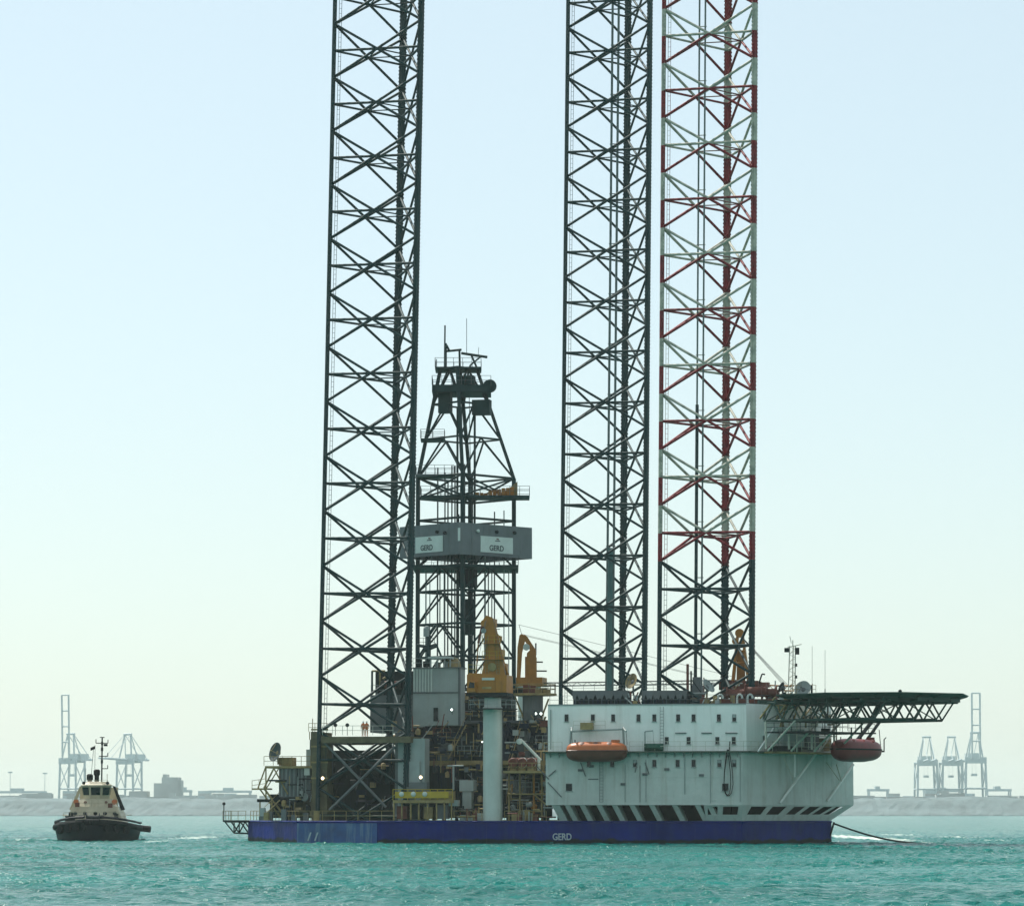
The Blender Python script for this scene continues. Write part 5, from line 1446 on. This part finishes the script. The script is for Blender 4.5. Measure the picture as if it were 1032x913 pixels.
# people and lamps on the gallery are only dots: small floodlight posts
for px in (338, 350):
    rod('floodlight_post', on(px, 741, -4.8), on(px, 731, -4.8), .04, DARK, jf, 4)
    c = on(px, 730.5, -4.8); MB().lathe(c, [(.1, -.22), (.24, -.1), (.24, .12), (.1, .2)], 8, (.3, -1, 0)).build('floodlight', DARK, jf)
for px in (366, 369.5):
    t = thing('person', on(px, 741, -4.5), 'tiny person in orange overalls standing on the gallery' + (', left one' if px < 368 else ', right one'), 'person', 'people on the gallery')
    f0 = on(px, 741, -4.5); f0.z = zg + .26
    me = bpy.data.meshes.new('body')
    J = [(0, 0, .95), (0, 0, 1.2), (0, 0, 1.45), (0, 0, 1.58), (0, 0, 1.7), (-.10, 0, .9), (-.12, .02, .48), (-.12, .05, .06), (-.12, -.08, .04), (.10, 0, .9), (.12, -.03, .48), (.12, 0, .06), (.12, -.13, .04), (-.21, 0, 1.42), (-.27, .03, 1.13), (-.24, -.12, .9), (.21, 0, 1.42), (.28, .02, 1.13), (.25, -.14, .92)]
    me.from_pydata(J, [(0,1),(1,2),(2,3),(3,4),(0,5),(5,6),(6,7),(7,8),(0,9),(9,10),(10,11),(11,12),(2,13),(13,14),(14,15),(2,16),(16,17),(17,18)], [])
    bm = bmesh.new(); bm.from_mesh(me); lay = bm.verts.layers.skin.verify()
    rr = [.15,.15,.16,.06,.105,.09,.07,.05,.05,.09,.07,.05,.05,.07,.05,.04,.07,.05,.04]
    bm.verts.ensure_lookup_table()
    for v_, r_ in zip(bm.verts, rr): v_[lay].radius = (r_, r_)
    bm.verts[0][lay].use_root = True
    bm.to_mesh(me); bm.free()
    o = bpy.data.objects.new('body', me); COL.objects.link(o); o.parent = t; o.location = f0 - BASE[t.name]
    o.modifiers.new('skin', 'SKIN'); sm_ = o.modifiers.new('sub', 'SUBSURF'); sm_.levels = 1; sm_.render_levels = 1
    me.materials.append(mat('overalls', (0.55, 0.14, 0.03), .7) if 'overalls' not in MATS else MATS['overalls'])
    hm = MB().lathe(f0 + Vector((0, 0, 1.68)), [(.125, 0), (.12, .07), (.06, .13), (.01, .14)], 10).build('helmet', WHITE, t, True)

# ================================================================== modules on the left corner of the hull
lm = thing('stern_deckhouse', on(298, 826, 2), 'weathered grey stern deckhouse with stairs at the left hull corner', 'deckhouse')
a = on(281, 803, 1); b = on(313, 774, 1); MB().box(a.x, b.x, 1, 6, a.z, b.z).build('upper_house', GREY, lm)
for k in range(7):
    u = a.x + .35 + k * .5; box('wall_rib', u, u + .1, .93, 1, a.z + .1, b.z - .1, GREYW, lm)
fill(lm, 'roof_deck', 267, 316, 771.5, 774, .4, 6.5, OLIVE)
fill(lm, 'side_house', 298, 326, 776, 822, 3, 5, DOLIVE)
fill(lm, 'corner_house', 312, 330, 745, 780, 3.4, 3, GREY)
fill(lm, 'lower_deck', 259, 300, 805, 808, .5, 6, DARK)
fill(lm, 'roof_locker', 281, 294, 763, 771.4, 1.2, 2.2, OLIVE)
fill(lm, 'vent_cowl', 308.5, 313, 755, 772, 1.5, .8, GREYW)
fill(lm, 'rear_wall', 272, 330, 800, 824, 7, .3, DARK)
fill(lm, 'upper_column', 313, 322, 737, 775, 1, 2.5, DOLIVE)
fill(lm, 'white_tank', 306.5, 312, 772, 781, .6, 1, WHITE)
MB().rail([on(266, 771.5, .5), on(313, 771.5, .5)], 1.15, 1.1, .04).build('roof_railing', OLIVE, lm)
MB().rail([on(254, 796, .5), on(268, 794, .5)], 1.15, .8, .04).build('landing_railing', OLIVE, lm)
fill(lm, 'landing', 254, 270, 794, 795.6, .3, 2, OLIVE)
for a, b, r_ in (((268, 772), (260, 794), .1), ((276, 774), (266, 794), .12), ((266, 794), (288, 824), .14), ((262, 795), (283, 824), .1), ((276, 774), (290, 800), .1), ((262, 806), (262, 826), .1), ((274, 806), (274, 826), .12), ((286, 806), (286, 826), .12), ((297, 806), (297, 826), .1), ((268, 774), (268, 806), .1), ((281, 774), (268, 795), .08), ((315, 737), (315, 724), .05), ((312, 737), (312, 745), .06)):
    rod('stair_stringer' if r_ == .14 else 'frame_post', on(*a, .6), on(*b, .6), r_, OLIVE, lm)
MB().lathe(on(307, 803, .9), [(.5, -.2), (.5, .2)], 14, (0, 1, 0)).build('round_hatch', GREYW, lm)
for k in range(14):
    px = rg.uniform(262, 326); v = rg.uniform(-6.5, -1); a = on(px, 826, v); h_ = rg.uniform(.5, 1.6)
    MB().box(a.x - .3, a.x + .3, v, v + .5, DZ + .02, DZ + h_).build('deck_fitting', rg.choice((OLIVE, DARK, GREYW, GREY)), lm)
c = on(315, 737, 1.5); MB().rail([on(311, 737, .9), on(330, 737, .9)], 1.0, .9, .04).build('railing', OLIVE, lm)
dish(on(278.5, 758, .8), 1.2, (-.62, -.70, .25), mat('dish_backlit_grey', (0.045, 0.065, 0.07), .6, spec=.2), 'big tilted satellite dish on the stern deckhouse at far left', 1.2, OLIVE)  # reflector colour darkened to imitate a backlit dish

# ================================================================== yellow railed platform and pumps on the near deck
yp = thing('pump_skid', on(426, 826, -6.5), 'yellow railed pump platform on the hull edge left of the pedestal', 'platform')
fill(yp, 'deck_plate', 396, 456, 806, 809, -7.2, 4.2, OLIVE)
fill(yp, 'yellow_band', 398, 452, 797.5, 804, -7.25, .1, YRAIL)
fill(yp, 'yellow_tank', 424, 456, 797, 806, -6.8, 1.6, OLIVE)
MB().rail([on(396, 806, -7.2), on(456, 806, -7.2)], 1.25, .9, .05).build('railing', YRAIL, yp)
for px in (397, 405, 414, 422, 431, 440, 448, 455): rod('post', on(px, 826, -7), on(px, 808, -7), .1, OLIVE, yp)
for px in (404.5, 416.5, 428): MB().lathe(on(px, 800, -7.35), [(.12, -.1), (.3, 0), (.3, .25), (.1, .3)], 10, (0, 1, 0)).build('white_drum_end', WHITE, yp)
for px0, px1, py0, py1, m_ in ((400, 410, 812, 825, RUST), (414, 424, 811, 825, DARK), (427, 436, 813, 825, OLIVE), (440, 451, 811, 825, GREY), (452, 461, 806, 812, GREYW), (412, 430, 788, 796, GREY)):
    fill(yp, 'pump', px0, px1, py0, py1, -6.4, 1.2, m_)
ng = random.Random(33)
wf = thing('deck_manifold', on(473, 826, -6), 'low pipes, valves and posts on the deck just left of the pedestal', 'pipework')
wf2 = thing('deck_manifold', on(528, 826, -6), 'low pipes, valves and posts on the deck just right of the pedestal', 'pipework')
for t, (x0, x1) in ((wf, (457, 485)), (wf2, (508, 552))):
    for k in range(22):
        px = ng.uniform(x0, x1); v = ng.uniform(-7.2, -3); a = on(px, 826, v); a.z = DZ + .02; h_ = ng.uniform(.7, 2.6); m_ = ng.choice((GREYW, OLIVE, RUST, DARK, GREYW, OLIVE))
        if k % 3 == 0: MB().box(a.x - .3, a.x + .3, v, v + .6, a.z, a.z + h_ * .55).build('valve_box', m_, t)
        elif k % 3 == 1: rod('riser_pipe', a, a + Vector((0, 0, h_)), .1, m_, t)
        else: rod('run_pipe', a + Vector((0, 0, h_ * .6)), a + Vector((ng.uniform(.8, 2.5), 0, h_ * .6)), .09, m_, t)
gc = thing('mud_cabinet', on(469, 815, -2), 'grey-white cabinet with a post behind, left of the pedestal', 'cabinet')
fill(gc, 'cabinet_body', 466, 475, 796, 815, -2, 1.5, GREYW); fill(gc, 'cabinet_top', 463, 477, 786, 797, -2.2, 2, GREYW)
rod('tee_post', on(457, 796, -2), on(457, 771, -2), .12, GREYW, gc); rod('tee_bar', on(451, 771.5, -2), on(467, 771.5, -2), .1, GREYW, gc)
for x0, x1, y0, y1, v, m_, lab in ((430, 450, 774, 795, 0, DARK, 'dark container under the walkway left of the tee post'), (510, 526, 782, 800, 0, GREY, 'grey container under the raft platform'), (478, 487, 775, 812, 1, DARK, 'tall dark tank directly left of the pedestal')):
    t = thing('deck_container', on((x0 + x1) / 2, y1, v), lab, 'container', 'containers under the walkways')
    fill(t, 'body', x0, x1, y0, y1, v, 3, m_)
    for k in range(int((x1 - x0) / 3.2)):
        fill(t, 'wall_rib', x0 + 1 + k * 3.2, x0 + 1.9 + k * 3.2, y0 + 1, y1 - 1, v - .08, .08, m_)

# ================================================================== more deck gear
cg = random.Random(55)
TAN = mat('tan_paint', (0.34, 0.25, 0.12), .6, var=.35, scale=1.1, streak=.4, streak_col=(.1, .06, .03))
def gear(name, label, cat, x0, x1, y0, y1, v0, v1, n, mats, seed):
    r_ = random.Random(seed)
    t = thing(name, on((x0 + x1) / 2, y1, (v0 + v1) / 2), label, cat)
    for k in range(n):
        px = r_.uniform(x0, x1); py = r_.uniform(y0, y1); v = r_.uniform(v0, v1); a = on(px, py, v); m_ = r_.choice(mats); q = r_.random()
        if q < .30: rod('run_pipe', a, a + Vector((r_.uniform(-2.5, 2.5), 0, 0)), r_.uniform(.04, .11), m_, t, 6)
        elif q < .50: rod('riser_pipe', a, a + Vector((0, 0, r_.uniform(.6, 2.4))), r_.uniform(.04, .11), m_, t, 6)
        elif q < .62: rod('brace', a, a + Vector((r_.uniform(-1.4, 1.4), 0, r_.uniform(.8, 2))), r_.uniform(.04, .08), m_, t, 5)
        elif q < .80:
            w_, h_ = r_.uniform(.15, .6), r_.uniform(.2, .7); MB().box(a.x - w_, a.x + w_, v, v + .5, a.z, a.z + h_).build('valve_box', m_, t)
        elif q < .92: MB().lathe(a, [(.08, 0), (.3, .05), (.3, .6), (.2, .75), (.05, .8)], 10, (0, 0, 1) if r_.random() < .5 else (1, 0, 0)).build('vessel', m_, t, True)
        else: MB().rail([a, a + Vector((r_.uniform(1.5, 3), 0, 0))], 1.0, .9, .035).build('railing', m_, t)
    return t
gear('pipe_manifold', 'tan pipework and railings in front of the dark drill floor beams', 'pipework', 430, 486, 736, 764, 1.5, 3, 46, (TAN, GREYW, OLIVE, DBLUE, DARK, GREY), 1)
gear('pipe_manifold', 'tan pipework and valves right of the pedestal above the rafts', 'pipework', 508, 549, 722, 760, .5, 2.5, 46, (TAN, OLIVE, GREYW, RUST, DBLUE, DARK), 2)
gear('pump_room_gear', 'dark pumps and tan pipes under the walkway left of the pedestal', 'machinery', 432, 486, 774, 812, -1.5, .5, 46, (DARK, OLIVE, GREY, TAN, DBLUE, RUST), 3)
gear('pump_room_gear', 'tan pipes and posts below the life raft platform', 'machinery', 508, 550, 782, 820, -3.8, -2.6, 44, (TAN, OLIVE, GREYW, DARK, GREY, YEL), 4)
gear('stern_gear', 'tan pipes, stairs and fittings crowding the left stern deckhouse', 'machinery', 286, 324, 780, 822, -.6, .4, 40, (TAN, OLIVE, GREYW, DARK, GREY), 5)
gear('leg_foot_gear', 'dark pipes and small gear at the foot of the left leg', 'machinery', 332, 396, 768, 820, 2, 4, 44, (DARK, GREY, DBLUE, DARK, OLIVE), 6)
gear('crane_base_gear', 'tan brackets and gear under the yellow crane cab', 'machinery', 462, 486, 702, 724, 8.2, 9.4, 22, (TAN, OLIVE, DARK, GREY, RUST), 7)
gear('gallery_gear', 'tan fittings on the gallery right of the left leg', 'machinery', 396, 446, 730, 745, -2, 2, 24, (TAN, OLIVE, RUST, GREYW), 8)
gear('roof_top_gear', 'rusty and tan fittings behind the roof edge near the red-banded leg', 'machinery', 700, 786, 698, 707, -3.2, -2, 34, (RUST, TAN, OLIVE, GREYW, DARK), 9)
gear('stair_gear', 'tan stairs, pipes and rails tucked below the helideck root', 'machinery', 790, 838, 703, 755, 1.0, 2.0, 50, (TAN, OLIVE, LRAIL, DARK, TAN), 10)
# inclined stairways
for k, (a, b, v, lab) in enumerate((((452, 764), (470, 730), 2.4, 'tan stairway rising left of the crane pedestal'), ((512, 776), (526, 728), 1.8, 'tan stairway rising right of the crane pedestal'), ((266, 822), (282, 806), -.8, 'short tan stairway at the stern deckhouse'))):
    t = thing('stairway', on(*a, v), lab, 'stairs', 'deck stairways')
    for s_ in (0, .9): rod('stringer', on(*a, v + s_), on(*b, v + s_), .08, TAN, t)
    p_, q_ = on(*a, v), on(*b, v); n_ = max(4, int((q_.z - p_.z) / .28))
    for i in range(n_):
        c = p_.lerp(q_, (i + .5) / n_); box('tread', c.x - .13, c.x + .13, v, v + .9, c.z - .02, c.z + .02, OLIVE, t)
    rod('handrail', p_ + Vector((0, 0, 1)), q_ + Vector((0, 0, 1)), .035, TAN, t)
# crane detail: hoist ropes, cab, ladders
for a, b in (((489, 626), (476, 679)), ((490, 625), (479, 679)), ((497, 624), (510, 681)), ((492, 640), (484, 680))): rod('hoist_rope', on(*a, CV - 1.7), on(*b, CV - 1.7), .03, WIRE, pc, 4)
a = on(474, 690, CV - 2.6); MB().extr([on(471, 697, CV - 2.7), on(479, 697, CV - 2.7), on(479, 687, CV - 2.7), on(473, 685.5, CV - 2.7), on(471, 688, CV - 2.7)], (0, .88, 0)).build('operator_cab', YEL, pc)
MB().extr([on(472, 693, CV - 2.74), on(478, 693, CV - 2.74), on(478, 688, CV - 2.74), on(473.5, 687, CV - 2.74)], (0, .03, 0)).build('cab_window', GLASS, pc)
for px in (491, 502):
    mb = MB(); p_, q_ = on(px, 679, CV - 1.56), on(px - 2, 645, CV - 1.56)
    for s_ in (-.18, .18): mb.tube(p_ + Vector((s_, 0, 0)), q_ + Vector((s_, 0, 0)), .03, 4)
    for i in range(12): mb.tube(p_.lerp(q_, i / 12) - Vector((.18, 0, 0)), p_.lerp(q_, i / 12) + Vector((.18, 0, 0)), .025, 4)
    mb.build('ladder', OLIVE, pc)
for py, x0, x1 in ((664, 486, 508), (648, 486, 504)):
    p_, q_ = on(x0, py, CV - 1.9), on(x1, py, CV - 1.9); MB().rail([p_, q_], .9, .8, .03).build('gantry_railing', YRAIL, pc); box('gantry_step', p_.x, q_.x, CV - 2.0, CV - 1.5, p_.z - .08, p_.z, YEL, pc)
mb = MB(); p_ = Vector((pcx + 1.25, CV - .3, DZ)); zt2 = zat(716, CV)
for s_ in (-.18, .18): mb.tube(p_ + Vector((0, s_, .2)), p_ + Vector((0, s_, zt2 - DZ)), .03, 4)
for i in range(int((zt2 - DZ) / .4)): mb.tube(p_ + Vector((0, -.18, .3 + .4 * i)), p_ + Vector((0, .18, .3 + .4 * i)), .025, 4)
mb.build('pedestal_ladder', GREY, pc)

# ================================================================== tug
def build_tug():
    o = onY(90.5, 846.5, 447); rz = rad(3.5)
    t = thing('tugboat', (o.x, 455, 0), 'dark-hulled tugboat with cream wheelhouse heading towards the camera', 'boat', rig=False, rz=rz)
    # local frame: bow towards -y
    L, B = 26.0, 10.9
    HD = mat('tug_hull', (0.003, 0.006, 0.012), .6, spec=.2, var=.3, scale=.8)
    st = [-1, -.985, -.94, -.84, -.68, -.4, 0, .4, .75, .93, 1]
    rings = []
    for s_ in st:
        w_ = B / 2 * (max(0.0, 1 - max(0, -s_) ** 2.3) ** .58 * .97 + .03 if s_ < 0 else 1 - .16 * s_ ** 3)
        sh = 2.0 + .8 * max(0, -s_) ** 1.6
        y = s_ * L / 2
        fl = .80 + .14 * (s_ > -.3)
        rings.append([Vector((x, yy, z)) for x, yy, z in ((-w_, y, sh), (-w_ * .99, y, sh * .55), (-w_ * fl, y + .35 * (s_ < -.6), .1), (-w_ * .5, y + .8 * (s_ < -.6), -1.9), (0, y + 1.0 * (s_ < -.6), -2.4), (w_ * .5, y + .8 * (s_ < -.6), -1.9), (w_ * fl, y + .35 * (s_ < -.6), .1), (w_ * .99, y, sh * .55), (w_, y, sh))])
    MB().loft(rings).build('hull', HD, t, True)
    mb = MB()
    for i in (0, 8): mb.path([r_[i] - Vector((0, 0, .35)) for r_ in rings], .36, 8)
    mb.tube(rings[0][0] - Vector((0, 0, .35)), rings[0][8] - Vector((0, 0, .35)), .36, 8)
    mb.build('fender_belt', BLACK, t, True)
    for i in (0, 8): MB().path([r_[i] * 1.0 + Vector((0, 0, .28)) for r_ in rings[1:9]], .16, 6).build('bulwark_rail', HD, t, True)
    for k in range(7):                      # tyre fenders round the bow
        r_ = rings[min(4, abs(k - 3) + 1)][8 if k > 3 else 0]
        MB().lathe(r_ + Vector((.15 if k > 3 else -.15, -.15, -1.0)), [(.25, -.18), (.52, -.16), (.52, .16), (.25, .18)], 12, (.8 if k > 3 else -.8, -.7, 0)).build('tyre_fender', BLACK, t)
    # deckhouse tiers
    def tier(x0, x1, y0, y1, z0, z1, tp, m, name):
        b = [(-x0, y0, z0), (x0, y0, z0), (x0, y1, z0), (-x0, y1, z0)]
        u = [(-x1, y0 + tp, z1), (x1, y0 + tp, z1), (x1, y1 - tp * .3, z1), (-x1, y1 - tp * .3, z1)]
        MB().loft([[Vector(p) for p in b], [Vector(p) for p in u]]).build(name, m, t)
    tier(3.75, 2.9, -7.4, 6.0, 2.2, 4.4, 1.4, CREAM, 'lower_deckhouse')
    tier(2.5, 1.9, -5.6, 1.6, 4.4, 5.4, .9, CREAM, 'middle_deckhouse')
    # wheelhouse with raked windows, octagonal
    oc = lambda rx, ry, z: [Vector((rx * x, -2.7 + ry * y, z)) for x, y in ((-.45, -1), (.45, -1), (1, -.45), (1, .6), (.6, 1), (-.6, 1), (-1, .6), (-1, -.45))]
    a0, a1 = oc(1.6, 1.8, 5.4), oc(1.85, 2.05, 7.0)
    wheel = MB().loft([a0, a1]).build('wheelhouse', CREAM, t)
    rfz = MB().loft([oc(1.98, 2.2, 7.0), oc(1.98, 2.2, 7.15), oc(1.2, 1.3, 7.6)]).build('wheelhouse_roof', CREAM, t)
    for k in (7, 0, 1, 2, 3, 6):
        p0, p1, q0, q1 = a0[k], a0[(k + 1) % 8], a1[k], a1[(k + 1) % 8]
        n_ = (p1 - p0).cross(q0 - p0).normalized()
        cen = (p0 + p1 + q0 + q1) / 4
        if n_.dot(cen - Vector((0, -2.7, 6.2))) < 0: n_ = -n_
        f = lambda s_, z: p0.lerp(p1, s_).lerp(q0.lerp(q1, s_), z) + n_ * .015
        MB().extr([f(.10, .30), f(.90, .30), f(.92, .92), f(.08, .92)], n_ * .03).build('window', GLASS, wheel)
    # lower portholes and fire doors
    for x in (-2.6, -1.3, 0.1, 1.4, 2.7):
        MB().lathe((x * .95, -6.6 + .02, 3.5), [(.26, -.1), (.26, .08)], 10, (0, -1, .45)).build('porthole', GLASS if x != 0.1 else BLACK, t)
    for x in (-1.6, 1.7): MB().lathe((x * .8, -5.15, 4.9), [(.2, -.1), (.2, .08)], 10, (0, -1, .45)).build('porthole', RUST, t)
    # funnels, winch, buttresses, mast
    for x in (-1.9, 1.9): MB().box(x - .55, x + .55, 2.2, 3.6, 4.4, 6.9).build('funnel', CREAM, t)
    for x, z in ((-.95, 9.4), (-.05, 10.0)):
        MB().lathe((x, -1.8, 7.4), [(.3, 0), (.3, z - 9.0), (.42, z - 8.9), (.42, z - 8.35), (.25, z - 8.2)], 10).build('monitor', BLACK, t, True)
    for s_ in (-1, 1):
        MB().extr([(s_ * 1.95, -1, 7.1), (s_ * 2.3, -1, 7.0), (s_ * 3.6, -1, 4.0), (s_ * 3.1, -1, 3.9)], (0, .5, 0)).build('buttress', CREAM if s_ < 0 else HD, t)
        rod('side_rail', (s_ * 4.1, -6.0, 3.3), (s_ * 4.2, 5, 3.3), .06, CREAM, t, 4)
    MB().lathe((-.9, -9.4, 2.9), [(.7, 0), (.7, .1), (.4, .12), (.4, 1.6), (.7, 1.62), (.7, 1.72)], 14, (1, 0, 0)).build('winch_drum', DARK, t)
    MB().box(-3.6, -2.4, -9, -7.6, 2.3, 3.2).build('deck_box', DARK, t)
    m0 = Vector((.55, -1.2, 7.4))
    rod('mast', m0, m0 + Vector((0, 0, 6.0)), .10, DARK, t)
    for z, w0, w1 in ((5.2, -.8, .75), (3.5, -.4, .75), (5.95, -.3, .3), (1.9, .0, .75)):
        rod('yard', m0 + Vector((w0, 0, z)), m0 + Vector((w1, 0, z)), .06, DARK, t, 5)
        if w1 > .5: rod('aerial', m0 + Vector((w1, 0, z)), m0 + Vector((w1, 0, z + .45)), .06, DARK, t, 5)
    for z, r_ in ((4.4, .16), (2.8, .15), (5.15, .14)): MB().lathe(m0 + Vector((0, 0, z)), [(r_, -.22), (r_, .22)], 8).build('mast_lamp', DARK, t)
    rod('aerial', m0 + Vector((-.8, 0, 5.2)), m0 + Vector((-.8, 0, 5.7)), .06, DARK, t, 5)
    MB().box(m0.x + .2, m0.x + .7, m0.y - .1, m0.y + .1, m0.z + 4.8, m0.z + 5.1).build('radar', DARK, t)
    rod('backstay', m0 + Vector((-1.1, 0, 4.4)), (-.9, -1, 7.4), .03, DARK, t, 4)
    # flag
    MB().extr([m0 + Vector((-.9, 0, 4.85)), m0 + Vector((-1.5, .1, 4.6)), m0 + Vector((-1.5, .1, 4.2)), m0 + Vector((-.9, 0, 4.45))], (0, .03, 0)).build('flag', BLACK, t)
    rod('flag_staff', m0 + Vector((-.9, 0, 0)), m0 + Vector((-.9, 0, 4.9)), .035, DARK, t, 4)
    MB().rail([(-1.5, -4.2, 7.2), (1.5, -4.2, 7.2)], .6, .8, .03).build('roof_railing', CREAM, t)
    # rails, lockers, hoses and deck gear
    MB().rail([(-3.9, -7.2, 2.7), (-1.2, -8.6, 2.8), (1.4, -8.6, 2.8), (3.9, -7.2, 2.7)], .9, .9, .035).build('foredeck_railing', CREAM, t)
    MB().rail([(-2.9, -6.2, 4.4), (2.9, -6.2, 4.4)], .9, .8, .03).build('bridge_railing', CREAM, t)
    for x, z, m_ in ((-2.2, 4.6, RUST), (2.0, 4.5, RUST), (-3.0, 3.4, DARK), (2.8, 3.2, DARK), (.9, 3.0, BLACK), (-1.7, 3.0, GREY)):
        MB().box(x - .28, x + .28, -7.0, -6.6, z - .25, z + .3).build('deck_locker', m_, t)
    for x in (-1.55, 1.5): MB().lathe((x, -4.6, 7.4), [(.1, -.2), (.22, -.1), (.22, .15), (.1, .2)], 8, (0, -1, 0)).build('searchlight', DARK, t)
    for s_ in (-1, 1): MB().lathe((s_ * 2.45, -5.3, 5.0), [(.2, -.06), (.36, -.05), (.36, .05), (.2, .06)], 12, (0, -1, .3)).build('life_ring', ORANGE, t)
    for x in (-.62, .62): rod('window_bar', (x * .95, -4.62, 5.6), (x * 1.1, -4.85, 6.95), .05, CREAM, t, 4)
    rod('roof_aerial', (-1.4, -3.2, 7.2), (-1.4, -3.2, 9.3), .03, DARK, t, 4); rod('roof_aerial', (1.35, -3.0, 7.2), (1.35, -3.0, 8.6), .05, CREAM, t, 4)
    # towing fender at the right quarter
    p = Vector((5.2, 4.0, 1.6))
    MB().tube(p, p + Vector((1.5, -.3, -.15)), .42, 10).build('quarter_fender', BLACK, t)
    return t
build_tug()
